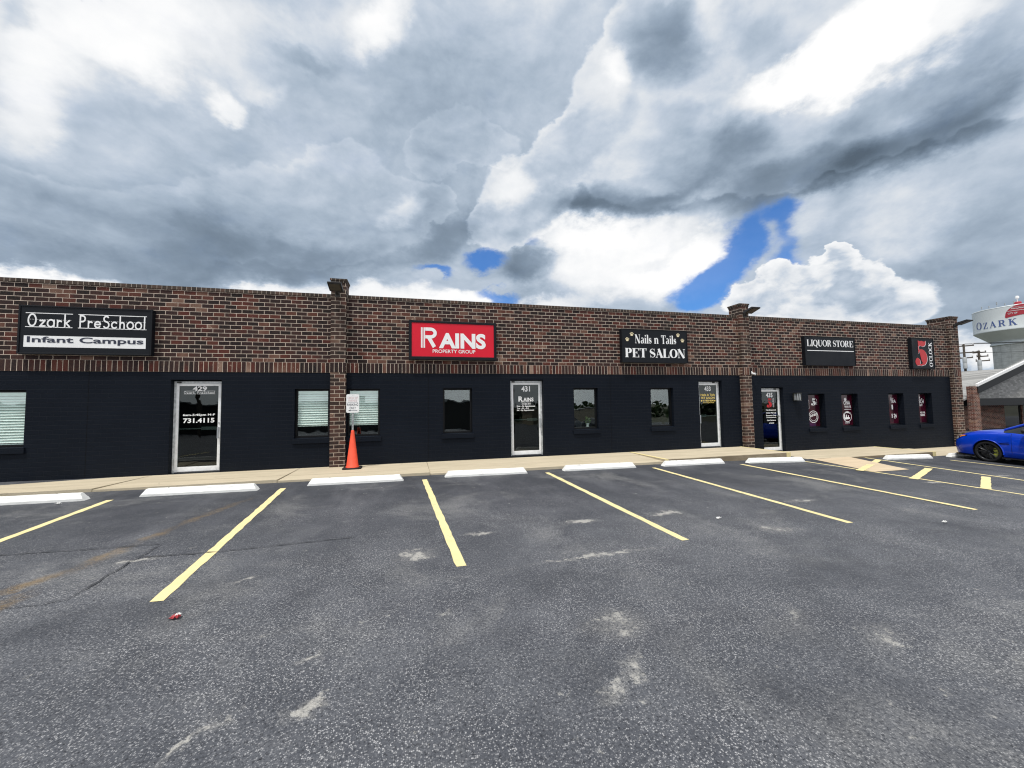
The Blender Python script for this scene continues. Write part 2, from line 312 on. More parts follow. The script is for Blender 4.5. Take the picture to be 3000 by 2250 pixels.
M['curb'] = concrete('curb_concrete', (.20, .162, .11), (.27, .22, .15))
M['ramp'] = concrete('ramp_concrete', (.50, .405, .285), (.58, .47, .335))

def yellow_paint(name='yellow_road_paint', base=(.72, .62, .33)):
    m, t = mat(name); p = pos(t)
    n = t.noise(p, 70, 4, .7); w_ = t.noise(p, 3.2, 6, .66)
    wear = t.rng(t.m('ADD', t.m('MULTIPLY', n, .75), t.m('MULTIPLY', w_, .75)), .80, .98)
    col = t.mix(t.rng(w_, .3, .7), tuple(q*.90 for q in base), tuple(min(1, q*1.08) for q in base))
    col = t.mix(t.m('MULTIPLY', wear, .75), col, (.10, .09, .075))
    setp(t, col=col, rough=.75, spec=.25, normal=bump(t, n, .003)); return m
M['yellow'] = yellow_paint()

def asphalt():
    m, t = mat('parking_lot_asphalt'); p = pos(t); x, y, z = t.xyz(p)
    xy = t.comb(x, y, 0)
    big = t.noise(xy, .33, 6, .6); mid = t.noise(t.v('ADD', xy, (7, 3, 0)), 1.7, 7, .66); tra = t.noise(t.v('MULTIPLY', xy, (1.0, .28, 1)), 1.25, 6, .62)
    lat = t.noise(t.v('MULTIPLY', xy, (.30, 1.2, 1)), 1.6, 6, .66)
    # sealed stalls by the kerb, worn lane with the aggregate showing
    seal = t.rng(t.m('ADD', y, t.m('MULTIPLY', t.m('SUBTRACT', big, .5), 5.0)), 3.3, 8.6)
    agg = t.new('ShaderNodeTexVoronoi', feature='F1'); t.put(agg.inputs['Vector'], xy); agg.inputs['Scale'].default_value = 105; agg.inputs['Randomness'].default_value = 1
    stone = t.xyz(agg.outputs['Color'])[0]
    fine = t.noise(xy, 150, 2, .6)
    grit = t.noise(xy, 46, 5, .78)
    drift = t.rng(t.noise(t.v('ADD', xy, (1, 5, 0)), .8, 5, .65), .34, .66)      # where traffic has polished the stones bare
    worn = t.mix(t.rng(mid, .3, .72), (.055, .060, .073), (.092, .098, .113))
    pale = t.m('MULTIPLY', t.rng(stone, .40, .90), t.rng(agg.outputs['Distance'], .62, .30))
    pale = t.m('MULTIPLY', pale, t.m('MULTIPLY', t.rng(grit, .36, .58, .2, 1), t.m('ADD', .35, t.m('MULTIPLY', drift, .65))))
    worn = t.mix(t.m('MULTIPLY', pale, .80), worn, (.58, .58, .59))
    worn = t.mix(t.rng(grit, .52, .70, 0, .5), worn, (.21, .215, .228))
    hole = t.rng(grit, .50, .32); worn = t.mix(t.m('MULTIPLY', hole, .9), worn, (.011, .012, .016))
    sealed = t.mix(t.rng(mid, .35, .75), (.036, .040, .050), (.056, .060, .073))
    sealed = t.mix(t.m('MULTIPLY', t.rng(tra, .46, .74), .62), sealed, (.125, .130, .146))
    sealed = t.mix(t.m('MULTIPLY', pale, .30), sealed, (.30, .30, .30))
    sealed = t.mix(t.m('MULTIPLY', t.rng(grit, .5, .36), .35), sealed, (.010, .011, .014))
    near = t.rng(y, 5.0, 1.5)
    col = t.mix(seal, worn, sealed)
    # dry dust and salt streaks
    dust = t.m('MULTIPLY', t.rng(lat, .56, .80), t.rng(grit, .38, .62)); col = t.mix(t.m('MULTIPLY', dust, .5), col, (.27, .268, .267))
    # chalky scuffs where tyres have ground the surface
    sgrit = t.noise(xy, 75, 4, .75); spots = t.blobs(t.v('ADD', xy, t.v('MULTIPLY', t.v('SUBTRACT', t.noise(xy, 5, 5, .65, color=True), (.5, .5, .5)), (.35, .35, 0))), SPOTS)
    sc = t.m('MULTIPLY', spots, 1); frac = t.noise(t.v('ADD', xy, (4, 2, 0)), 7, 9, .76); sc = t.m('MULTIPLY', t.rng(t.m('ADD', frac, t.m('MULTIPLY', sc, .25)), .61, .71), t.rng(sgrit, .36, .52, .25, 1)); col = t.mix(t.m('MULTIPLY', sc, .72), col, (.44, .43, .40))
    # rust-brown ghost of an older stripe
    old = t.blobs(t.v('ADD', xy, t.v('MULTIPLY', t.v('SUBTRACT', t.noise(xy, 4, 4, .6, color=True), (.5, .5, .5)), (.30, .30, 0))), GHOST)
    og = t.m('MULTIPLY', old, t.rng(t.m('ADD', t.m('MULTIPLY', grit, .6), t.m('MULTIPLY', mid, .6)), .48, .80)); col = t.mix(t.m('MINIMUM', og, .75), col, (.19, .125, .050))
    oil = t.rng(t.noise(t.v('ADD', xy, (3, 9, 0)), .9, 5, .6, .8), .62, .78, 0, .35); col = t.mix(oil, col, (.026, .027, .030))
    haze_ = t.m('MULTIPLY', t.m('MULTIPLY', spots, .46), t.rng(grit, .34, .60)); col = t.mix(haze_, col, (.40, .39, .365))
    bleach = t.m('MULTIPLY', t.rng(t.noise(t.v('ADD', xy, (11, 4, 0)), .62, 8, .70, .4), .50, .70), t.rng(grit, .36, .60, .15, 1)); col = t.mix(t.m('MULTIPLY', bleach, .42), col, (.30, .30, .295))
    deep = t.rng(t.noise(t.v('ADD', xy, (2, 17, 0)), .45, 7, .66, .5), .50, .68); col = t.mix(t.m('MULTIPLY', deep, .45), col, (.030, .033, .041))
    h = t.m('ADD', t.m('MULTIPLY', grit, 1.0), t.m('ADD', t.m('MULTIPLY', t.m('SUBTRACT', 1, agg.outputs['Distance']), .35), t.m('MULTIPLY', fine, .35)))
    h = t.m('MULTIPLY', h, t.rng(seal, 0, 1, 1, .45))
    setp(t, col=col, rough=t.rng(grit, .3, .7, .62, .86), spec=.30, normal=bump(t, h, .006)); return m
#  x, y, angle, rx, ry, strength, inner
SPOTS = [(-2.89, 5.35, .2, .30, .10, .9, 0), (.07, 4.71, .1, .34, .26, .9, 0), (.88, 5.24, 0, .28, .10, .9, 0), (-.58, 2.62, .3, .13, .10, 1.1, .1), (-1.57, 4.55, .5, .20, .06, .8, 0),
    (-1.09, 2.57, .9, .30, .05, .8, 0), (-.69, 3.14, .6, .12, .05, .9, 0), (2.4, 5.38, 0, .42, .13, 1.0, 0), (3.85, 5.42, .1, .45, .16, 1.0, 0), (6.58, 5.49, 0, .5, .13, .8, 0),
    (1.62, 2.95, .2, .42, .30, .65, 0), (1.5, 2.52, .9, .20, .10, .95, 0), (1.25, 2.33, .4, .32, .09, .7, 0), (3.48, 2.31, .3, .4, .2, .5, 0), (4.86, 4.4, -.2, .5, .2, .55, 0), (10.98, 6.07, 0, .5, .10, .8, 0),
    (2.1, 4.2, .06, 1.1, .07, .6, .2), (.28, 3.48, .3, .12, .05, .6, 0), (3.15, 2.7, .2, .16, .10, .6, 0), (4.2, 1.7, .3, .5, .3, .35, 0), (13.9, 6.4, 0, .5, .1, .7, 0)]
GHOST = [(-2.78, 7.7, 1.25, .55, .12, .9, .1), (-3.0, 7.0, 1.3, .7, .13, .9, .1), (-3.18, 6.2, 1.4, .6, .12, .9, .1), (-3.32, 5.5, 1.4, .5, .15, 1.2, .1), (-3.55, 4.95, 1.2, .42, .14, 1.3, .1), (-3.42, 4.4, 1.5, .5, .14, 1.1, .1), (-3.9, 3.6, .2, .5, .3, .3, 0)]
M['asphalt'] = asphalt()
M['tar'] = simple('tar_seam', (.036, .038, .045), .45, 0, .5, 8, .3)
M['earth'] = simple('grass_and_earth', (.085, .088, .065), .95, 0, .2, .2, .3)

def shingles():
    m, t = mat('grey_asphalt_shingles'); x, y, z = t.xyz(pos(t))
    v_ = t.comb(t.m('ADD', x, t.m('MULTIPLY', y, .3)), t.m('ADD', t.m('MULTIPLY', z, 2.0), t.m('MULTIPLY', y, .2)), 0)
    tint, joint = bricktex(t, v_, .26, .20, .008, .5, .5); tint = t.xyz(tint)[0]
    n = t.noise(v_, 3.0, 5, .7)
    col = t.ramp(t.m('ADD', t.m('MULTIPLY', tint, .55), t.m('MULTIPLY', n, .45)), [(0.1, (.17, .17, .168)), (.5, (.27, .27, .267)), (.9, (.38, .38, .37))])
    col = t.mix(t.m('MULTIPLY', joint, .55), col, (.055, .055, .055))
    setp(t, col=col, rough=.92, spec=.2); return m
M['shingle'] = shingles()
def carpaint(name, col, flake=True):
    m, t = mat(name); setp(t, col=col, rough=.28, metal=.0, spec=.3, coat=.55, coatr=.03); return m
M['car_blue'] = carpaint('blue_car_paint', (.0, .042, .50))
M['car_white'] = carpaint('white_car_paint', (.62, .63, .64)); M['car_grey'] = carpaint('grey_car_paint', (.16, .17, .18)); M['car_dark'] = carpaint('dark_car_paint', (.03, .035, .045))
M['car_glass'] = simple('car_window_glass', (.010, .012, .015), .04, 0, .6, coat=.5)
M['gloss_black'] = simple('gloss_black_plastic', (.008, .008, .010), .22)
M['tyre'] = simple('tyre_rubber', (.014, .014, .015), .82, 0, .3, 20, .2)
M['rim'] = simple('gunmetal_alloy', (.030, .032, .036), .32, .7)
M['disc'] = simple('brake_disc', (.07, .07, .07), .4, .9)
M['caliper'] = simple('lime_brake_caliper', (.40, .42, .06), .35)
M['amber'] = simple('amber_reflector', (.80, .24, .03), .2, coat=.5)
M['lamp_clear'] = simple('headlight_lens', (.30, .32, .34), .08, 0, .6, coat=1)
M['tank'] = simple('white_tank_paint', (.62, .66, .68), .55, 0, .3, .15, .08)
M['tank_shade'] = simple('shaded_tank_paint', (.58, .61, .62), .6, 0, .3, .2, .08)  # darker copy of the tank white, holding the shade under the tank
M['tower_blue'] = simple('blue_lettering_paint', (.07, .11, .30), .5)
M['tower_red'] = simple('red_emblem_paint', (.36, .02, .035), .5)
def tower_concrete():
    m, t = mat('formed_concrete'); x, y, z = t.xyz(objc(t)); a = t.m('MULTIPLY', t.m('ARCTAN2', x, y), 6.5)
    tint, joint = bricktex(t, t.comb(a, z, 0), 2.6, 1.25, .05, 0, .3); n = t.noise(t.comb(a, z, 0), .6, 6, .65)
    col = t.mix(t.rng(n, .3, .7), (.40, .41, .40), (.54, .55, .54)); col = t.mix(t.m('MULTIPLY', joint, .55), col, (.22, .22, .22))
    setp(t, col=col, rough=.9, spec=.2); return m
M['formed'] = tower_concrete()
M['wood_pole'] = simple('creosoted_wood', (.10, .085, .07), .9, 0, .2, 6, .3)
M['grey_steel'] = simple('grey_enamel', (.36, .38, .39), .5, .1)
M['porcelain'] = simple('grey_porcelain', (.50, .50, .50), .3)
M['foliage'] = simple('tree_foliage', (.035, .060, .022), .8, 0, .3, .8, .5)
M['bark'] = simple('bark', (.08, .065, .05), .9)
M['tan'] = simple('tan_siding', (.42, .36, .27), .8, 0, .3, 1, .1)
M['shop_dark'] = simple('dark_shopfront', (.035, .033, .032), .7, 0, .3, 1, .2)
M['paper'] = simple('white_paper', (.75, .75, .74), .8)
M['wrapper'] = simple('red_wrapper', (.42, .05, .06), .45)

# ------------------------------------------------------------------ mesh helpers
class MB:
    def __init__(s): s.v = []; s.f = []; s.mi = []; s.k = 0
    def add(s, vs, fs, k=None):
        b = len(s.v); s.v += [Vector(q) for q in vs]; s.f += [tuple(b+i for i in f) for f in fs]; s.mi += [s.k if k is None else k]*len(fs); return s
    def quad(s, a, b, c, d, k=None): return s.add([a, b, c, d], [(0, 1, 2, 3)], k)
    def box(s, x0, x1, y0, y1, z0, z1, k=None, skip=''):
        v = [(x, y, z) for x in (x0, x1) for y in (y0, y1) for z in (z0, z1)]
        F = dict(l=(0, 1, 3, 2), r=(4, 6, 7, 5), f=(0, 4, 5, 1), b=(2, 3, 7, 6), d=(0, 2, 6, 4), u=(1, 5, 7, 3))
        return s.add(v, [f for q, f in F.items() if q not in skip], k)
    def prism(s, poly, axis, a, b, k=None):
        """extrude a 2D outline: axis 'x' -> (y, z) outline, 'y' -> (x, z), 'z' -> (x, y)"""
        n = len(poly); P = lambda q, h: {'x': (h, q[0], q[1]), 'y': (q[0], h, q[1]), 'z': (q[0], q[1], h)}[axis]
        s.add([P(q, a) for q in poly]+[P(q, b) for q in poly], [tuple(range(n))[::-1], tuple(range(n, 2*n))]+[(i, (i+1) % n, n+(i+1) % n, n+i) for i in range(n)], k); return s
    def tube(s, pts, r, n=8, k=None, cap=True):
        pts = [Vector(p) for p in pts]; rs = r if hasattr(r, '__len__') else [r]*len(pts); rings = []
        for i, p in enumerate(pts):
            d = (pts[min(i+1, len(pts)-1)]-pts[max(i-1, 0)]).normalized()
            a = d.orthogonal().normalized() if i == 0 else (a-d*a.dot(d)).normalized()
            b = d.cross(a); rings.append([p+(a*math.cos(2*math.pi*j/n)+b*math.sin(2*math.pi*j/n))*rs[i] for j in range(n)])
        vs = [q for g in rings for q in g]
        fs = [(i*n+j, i*n+(j+1) % n, (i+1)*n+(j+1) % n, (i+1)*n+j) for i in range(len(pts)-1) for j in range(n)]
        if cap: fs += [tuple(range(n))[::-1], tuple(range((len(pts)-1)*n, len(pts)*n))]
        return s.add(vs, fs, k)
    def lathe(s, prof, c=(0, 0, 0), n=32, axis='z', k=None, closed=False):
        """prof: (radius, height) pairs turned about an axis through c"""
        vs = []
        for r, h in prof:
            for j in range(n):
                a = 2*math.pi*j/n; x, y = r*math.cos(a), r*math.sin(a)
                q = {'z': (x, y, h), 'y': (x, h, y), 'x': (h, x, y)}[axis]; vs.append((q[0]+c[0], q[1]+c[1], q[2]+c[2]))
        m = len(prof); R_ = range(m if closed else m-1)
        fs = [(i*n+j, i*n+(j+1) % n, ((i+1) % m)*n+(j+1) % n, ((i+1) % m)*n+j) for i in R_ for j in range(n)]
        return s.add(vs, fs, k)
    def build(s, name, mats, parent=None, smooth=False, bevel=0, fix=True):
        me = bpy.data.meshes.new(name); off = parent_world(parent)
        me.from_pydata([tuple(v-off) for v in s.v], [], s.f)
        for m_ in (mats if isinstance(mats, (list, tuple)) else [mats]): me.materials.append(M[m_] if isinstance(m_, str) else m_)
        me.polygons.foreach_set('material_index', s.mi)
        if fix:
            bm = bmesh.new(); bm.from_mesh(me); bmesh.ops.remove_doubles(bm, verts=bm.verts, dist=1e-5); bmesh.ops.recalc_face_normals(bm, faces=bm.faces); bm.to_mesh(me); bm.free()
        o = bpy.data.objects.new(name, me); COL.objects.link(o)
        if parent: o.parent = parent
        if smooth:
            for p in me.polygons: p.use_smooth = True
            if smooth != 'all':
                try: me.set_sharp_from_angle(angle=R(smooth if smooth is not True else 35))
                except Exception: pass
        if bevel:
            b = o.modifiers.new('bevel', 'BEVEL'); b.width = bevel; b.segments = 2; b.limit_method = 'ANGLE'; b.angle_limit = R(40)
        return o
def parent_world(p):
    v = Vector((0, 0, 0))
    while p is not None: v += p.location; p = p.parent
    return v
def tag(o, label=None, cat=None, group=None, kind=None):
    if label: o['label'] = label
    if cat: o['category'] = cat
    if group: o['group'] = group
    if kind: o['kind'] = kind
    return o
def thing(name, loc, label, cat, group=None):
    o = bpy.data.objects.new(name, None); COL.objects.link(o); o.location = loc; o.empty_display_size = .2
    return tag(o, label, cat, group)
def dup(root, loc, label=None):
    r = root.copy(); COL.objects.link(r); r.location = loc
    if label: r['label'] = label
    for ch in list(root.children):
        c = ch.copy(); COL.objects.link(c); c.parent = r
        for g_ in ch.children:
            d = g_.copy(); COL.objects.link(d); d.parent = c
    return r

# ------------------------------------------------------------------ lettering
def arc(cx, cy, rx, ry, a0, a1, n=12): return [(cx+rx*math.cos(R(a0+(a1-a0)*i/n)), cy+ry*math.sin(R(a0+(a1-a0)*i/n))) for i in range(n+1)]
def stroke_geo(strokes, rnd=False):
    """flat strips from (points, width or widths); returns one (verts, faces) per stroke"""
    out = []
    for pts, w_ in strokes:
        n = len(pts); ws = list(w_) if hasattr(w_, '__len__') else [w_]*n
        if len(ws) != n: ws = [ws[min(len(ws)-1, int(i*(len(ws)-1)/max(1, n-1)))]+(ws[min(len(ws)-1, int(i*(len(ws)-1)/max(1, n-1))+1)]-ws[min(len(ws)-1, int(i*(len(ws)-1)/max(1, n-1)))])*((i*(len(ws)-1)/max(1, n-1)) % 1) for i in range(n)]
        L, Rr = [], []
        for i, p in enumerate(pts):
            q0 = Vector(pts[max(0, i-1)]); q1 = Vector(pts[min(n-1, i+1)]); d = (q1-q0)
            if pts[0] == pts[-1] and i in (0, n-1): d = Vector(pts[1])-Vector(pts[n-2])
            d = d.normalized() if d.length > 1e-9 else Vector((1, 0)); nn = Vector((-d.y, d.x))
            if 0 < i < n-1:
                d0 = (Vector(p)-q0).normalized(); k = max(.5, nn.dot(Vector((-d0.y, d0.x)))); 
            else: k = 1
            L.append(Vector(p)+nn*ws[i]/2/k); Rr.append(Vector(p)-nn*ws[i]/2/k)
        vs = L+Rr; fs = [(i, n+i, n+i+1, i+1) for i in range(n-1)]; out.append((vs, fs))
        if rnd:
            for e in (0, n-1):
                c = [(pts[e][0]+ws[e]/2*math.cos(2*math.pi*j/12), pts[e][1]+ws[e]/2*math.sin(2*math.pi*j/12)) for j in range(12)]; out.append(([Vector(q) for q in c], [tuple(range(12))]))
    return out
def serif(T=.2, t=.06, sl=.07):
    G = {}
    def stem(x, w_, y0=0, y1=1, b=True, u=True):
        o = [([(x, y0), (x, y1)], w_)]
        if b: o.append(([(x-w_/2-sl, y0+t/2), (x+w_/2+sl, y0+t/2)], t))
        if u: o.append(([(x-w_/2-sl, y1-t/2), (x+w_/2+sl, y1-t/2)], t))
        return o
    def oval(cx, cy, rx, ry, a0=0, a1=360, n=28):
        p = arc(cx, cy, rx, ry, a0, a1, n)
        if abs(a1-a0) == 360: p[-1] = p[0]
        return (p, [t+(T-t)*abs(math.cos(R(a0+(a1-a0)*i/n)))**1.3 for i in range(n+1)])
    h = T/2
    def ess(s, x0=0): 
        p = arc(x0+.30*s, .745*s, .21*s, .215*s, 30, 235, 12)+arc(x0+.30*s, .265*s, .225*s, .225*s, 60, -150, 12)
        n = len(p); return [(p, [t+(T*1.05-t)*math.exp(-((i/(n-1)-.5)/.17)**2) for i in range(n)]), ([(x0+.49*s, .98*s), (x0+.49*s, .70*s)], t), ([(x0+.09*s, .02*s), (x0+.09*s, .32*s)], t)]
    a = sl+h+.01
    G['P'] = (a+.56, stem(a, T)+[(arc(a+.18, .735, .22, .235, 90, -90, 14), [t, T*.9, T*1.05, T*.9, t]), ([(a, 1-t/2), (a+.18, 1-t/2)], t), ([(a, .5), (a+.18, .5)], t)])
    G['R'] = (a+.66, G['P'][1]+[([(a+.14, .5), (a+.34, .36), (a+.42, .08), (a+.56, .05)], [t, T*.8, T*.8, t])])
    G['E'] = (a+.58, stem(a, T)+[([(a, 1-t/2), (a+.48, 1-t/2)], t), ([(a, t/2), (a+.50, t/2)], t), ([(a, .52), (a+.30, .52)], t), ([(a+.46, 1), (a+.46, .70)], [.12, t*.4]), ([(a+.48, 0), (a+.48, .32)], [.12, t*.4]), ([(a+.30, .66), (a+.30, .38)], t*1.3)])
    G['T'] = (.74, stem(.37, T, u=False)+[([(.02, 1-t/2), (.72, 1-t/2)], t), ([(.05, 1), (.05, .70)], [.12, t*.4]), ([(.69, 1), (.69, .70)], [.12, t*.4])])
    G['S'] = (.60, ess(1))
    G['A'] = (.82, [([(.12, 0), (.40, 1)], t*1.2), ([(.40-h*.3, 1), (.69, 0)], T), ([(.20, .33), (.58, .33)], t), ([(.02, t/2), (.24, t/2)], t), ([(.54, t/2), (.82, t/2)], t)])
    G['L'] = (a+.56, stem(a, T)+[([(a, t/2), (a+.48, t/2)], t), ([(a+.46, 0), (a+.46, .36)], [.14, t*.4])])
    G['O'] = (.84, [oval(.42, .5, .36-h*.3, .5-t/2)])
    G['Q'] = (.84, G['O'][1]+[([(.40, .16), (.56, .06), (.70, -.16), (.86, -.14)], [t, T*.8, T*.6, t])])
    G['N'] = (.90, [([(.16, 0), (.16, 1)], t), ([(.16, 1), (.72, 0)], T), ([(.74, 0), (.74, 1)], t), ([(.03, 1-t/2), (.30, 1-t/2)], t), ([(.04, t/2), (.29, t/2)], t), ([(.62, 1-t/2), (.87, 1-t/2)], t)])
    G['I'] = (2*a, stem(a, T)); G["'"] = (.2, [([(.1, 1), (.08, .72)], [T*.7, t])])
    G['C'] = (.70, [oval(.40, .5, .33-h*.3, .5-t/2, 48, 312), ([(.64, .97), (.64, .68)], t), ([(.64, .06), (.64, .28)], t)])
    G['K'] = (a+.62, stem(a, T)+[([(a, .42), (a+.44, 1)], t), ([(a+.18, .62), (a+.50, 0)], T), ([(a+.32, 1-t/2), (a+.58, 1-t/2)], t), ([(a+.34, t/2), (a+.64, t/2)], t)])
    G['U'] = (.84, [([(.20, 1), (.20, .3)], T), (arc(.45, .30, .25, .27, 180, 360, 12), [T, T*.8, t, t]), ([(.70, .3), (.70, 1)], t), ([(.04, 1-t/2), (.36, 1-t/2)], t), ([(.58, 1-t/2), (.82, 1-t/2)], t)])
    G['Z'] = (.70, [([(.06, 1-t/2), (.64, 1-t/2)], t), ([(.58, 1), (.12, 0)], T*.9), ([(.06, t/2), (.66, t/2)], t), ([(.08, 1), (.08, .76)], t), ([(.64, 0), (.64, .26)], t)])
    G['a'] = (.56, [([(.40, .08), (.40, .46)], T*.9), (arc(.27, .46, .14, .17, 0, 150, 8), [T*.7, t*1.4, T*.8]), (arc(.22, .17, .14, .16, 90, 360, 12), [t, T*.9, t*1.2, t]), ([(.22, .33), (.40, .37)], t), ([(.40, .08), (.54, .03)], [T*.6, t])])
    G['i'] = (2*a, stem(a, T, 0, .64, u=False)+[([(a-h-sl, .64-t/2), (a, .64-t/2)], t), (arc(a, .88, .045, .045, 0, 360, 10), .10)])
    G['l'] = (2*a, stem(a, T, 0, 1, u=False)+[([(a-h-sl, 1-t/2), (a, 1-t/2)], t)])
    G['n'] = (a+.56, stem(a, T, 0, .64, u=False)+[([(a-h-sl, .64-t/2), (a, .64-t/2)], t), (arc(a+.20, .42, .19, .20, 165, 0, 10), [t, t, T*.9, T]), ([(a+.385, .42), (a+.385, 0)], T), ([(a+.385-h-sl, t/2), (a+.385+h+sl, t/2)], t)])
    G['s'] = (.44, ess(.64, .02)); G[' '] = (.34, [])
    return G
def manuscript():
    G = {}; w_ = .125
    def c(cx, r, a0=0, a1=360): 
        p = arc(cx, r, r*.98, r, a0, a1, 22)
        if abs(a1-a0) == 360: p[-1] = p[0]
        return (p, w_)
    q = .225
    o = arc(.40, .5, .30, .45, 0, 360, 30); o[-1] = o[0]
    G['O'] = (.84, [(o, w_)])
    G['z'] = (.52, [([(.06, .47), (.44, .47)], w_), ([(.43, .46), (.07, .05)], w_), ([(.06, .05), (.46, .05)], w_)])
    G['a'] = (.60, [c(.28, q+.05), ([(.53, .52), (.53, .03)], w_)])
    G['r'] = (.46, [([(.09, .52), (.09, .03)], w_), (arc(.27, .28, .18, .20, 170, 50, 8), w_)])
    G['k'] = (.54, [([(.09, .97), (.09, .03)], w_), ([(.46, .52), (.12, .27)], w_), ([(.20, .32), (.48, .03)], w_)])
    G['P'] = (.58, [([(.09, .97), (.09, .03)], w_), ([(.09, .94)]+arc(.27, .71, .23, .23, 90, -90, 12)+[(.09, .48)], w_)])
    G['e'] = (.60, [([(.05, .29), (.52, .29)], w_), (arc(.285, .275, .24, .235, 5, 320, 20), w_)])
    G['S'] = (.60, [(arc(.30, .74, .21, .21, 40, 245, 14)+arc(.30, .27, .23, .24, 62, -145, 14), w_)])
    G['c'] = (.56, [(arc(.29, .275, .24, .235, 45, 315, 18), w_)])
    G['h'] = (.58, [([(.09, .97), (.09, .03)], w_), (arc(.28, .29, .18, .21, 170, 0, 10)+[(.46, .03)], w_)])
    G['o'] = (.60, [c(.29, q+.05)]); G['l'] = (.22, [([(.10, .97), (.10, .03)], w_)]); G[' '] = (.62, [])
    return G
def glyph_text(s_, G, gap=.06, rnd=False, small=None):
    x = 0; out = []
    for ch in s_:
        k = 1
        if small and ch in small: k = small[ch]
        adv, st = G[ch]
        for vs, fs in stroke_geo(st, rnd): out.append(([Vector((v.x*k+x, v.y*k)) for v in vs], fs))
        x += adv*k+gap
    return out
def font_text(s_, weight=0.0, spacing=1.0, shear=0.0):
    c = bpy.data.curves.new('t', 'FONT'); c.body = s_; c.offset = weight; c.space_character = spacing; c.shear = shear; c.resolution_u = 4
    o = bpy.data.objects.new('t', c); COL.objects.link(o); dg = bpy.context.evaluated_depsgraph_get()
    me = bpy.data.meshes.new_from_object(o.evaluated_get(dg)); g_ = [([Vector((v.co.x, v.co.y)) for v in me.vertices], [tuple(p.vertices) for p in me.polygons])]
    bpy.data.objects.remove(o); bpy.data.curves.remove(c); bpy.data.meshes.remove(me); return g_
def fit(geo, x0, x1, y0, y1, ref=None):
    """scale 2D outlines to a box; ref=(lo, hi) are the glyph heights that go to y0, y1"""
    xs = [v.x for vs, _ in geo for v in vs]; ys = [v.y for vs, _ in geo for v in vs]
    lo, hi = ref if ref else (min(ys), max(ys)); a, b = min(xs), max(xs)
    return [([Vector((x0+(v.x-a)/(b-a)*(x1-x0), y0+(v.y-lo)/(hi-lo)*(y1-y0))) for v in vs], fs) for vs, fs in geo]
def lay(mb, geo, fn, k=None, step=.0002):
    """put flat outlines on a surface: fn(u, v, lift) -> point"""
    for i, (vs, fs) in enumerate(geo): mb.add([fn(v.x, v.y, i % 40*step) for v in vs], fs, k)
    return mb
def words(geo, gap=.34):
    """split laid-out lettering into its separate words"""
    isl = []
    for vs, fs in geo:
        par = list(range(len(vs)))
        def root(i):
            while par[i] != i: par[i] = par[par[i]]; i = par[i]
            return i
        for f in fs:
            for a in f[1:]: par[root(a)] = root(f[0])
        grp = {}
        for f in fs: grp.setdefault(root(f[0]), []).append(f)
        for g_ in grp.values():
            ids = sorted({i for f in g_ for i in f}); ix = {q: n for n, q in enumerate(ids)}
            isl.append(([vs[i] for i in ids], [tuple(ix[i] for i in f) for f in g_]))
    ext = lambda q: (min(v.x for v in q[0]), max(v.x for v in q[0]))
    isl.sort(key=ext); ys = [v.y for q in isl for v in q[0]]; H_ = max(ys)-min(ys); out = []; end = None
    for q in isl:
        a, b = ext(q)
        if end is None or a-end > gap*H_: out.append([])
        out[-1].append(q); end = b if end is None else max(end, b)
    return out
def rect(x0, x1, y0, y1): return [([Vector((x0, y0)), Vector((x1, y0)), Vector((x1, y1)), Vector((x0, y1))], [(0, 1, 2, 3)])]
def disc2(cx, cy, rx, ry, rot=0, n=14):
    c, s_ = math.cos(R(rot)), math.sin(R(rot)); return [([Vector((cx+rx*math.cos(a)*c-ry*math.sin(a)*s_, cy+rx*math.cos(a)*s_+ry*math.sin(a)*c)) for a in [2*math.pi*i/n for i in range(n)]], [tuple(range(n))])]
def poly2(pts): return [([Vector(p) for p in pts], [tuple(range(len(pts)))])]

# ------------------------------------------------------------------ ground
GX = [-60, -9, 0, 9.5, 12, 14, 16, 18.5, 21, 35, 90]; GZ = [.30, .02, -.05, -.14, -.245, -.30, -.355, -.43, -.47, -.62, -.9]
def gz(x, y):
    for i in range(len(GX)-1):
        if x <= GX[i+1] or i == len(GX)-2:
            k = (x-GX[i])/(GX[i+1]-GX[i]); b = GZ[i]+(GZ[i+1]-GZ[i])*k; break
    return b+.0332*(max(min(y, 9.2), -24)-9.2)
mb = MB(); xs = [-60+2*i for i in range(76)]; ys = [-36+1.5*i for i in range(56)]
mb.add([(x, y, gz(x, y)) for y in ys for x in xs], [(j*76+i, j*76+i+1, (j+1)*76+i+1, (j+1)*76+i) for j in range(55) for i in range(75)])
tag(mb.build('asphalt_lot', 'asphalt', smooth='all', fix=False), kind='structure')
mb = MB(); mb.lathe([(0.01, -2.6), (60, -2.6), (400, -3), (3500, -6)], n=48)
tag(mb.build('ground', 'earth', smooth='all', fix=False), kind='structure')

def sheet(pts, lift, name, m_, jitter=0, seed=1, dens=.12):
    """a painted strip or slab skin that follows the slope of the lot; pts = four corners"""
    rnd = random.Random(seed); a, b, c, d = [Vector(p) for p in pts]
    n = max(2, int(((b-a).length+(c-d).length)/2/dens)); k = max(1, int((d-a).length/dens/3))
    vs, fs = [], []
    for i in range(n+1):
        for j in range(k+1):
            u, v_ = i/n, j/k; q = (a+(b-a)*u)*(1-v_)+(d+(c-d)*u)*v_
            if jitter and (j in (0, k) or i in (0, n)): q = q+Vector((rnd.uniform(-1, 1), rnd.uniform(-1, 1)))*jitter
            vs.append((q.x, q.y, gz(q.x, q.y)+lift))
    fs = [(i*(k+1)+j, (i+1)*(k+1)+j, (i+1)*(k+1)+j+1, i*(k+1)+j+1) for i in range(n) for j in range(k)]
    return MB().add(vs, fs).build(name, m_, fix=False)
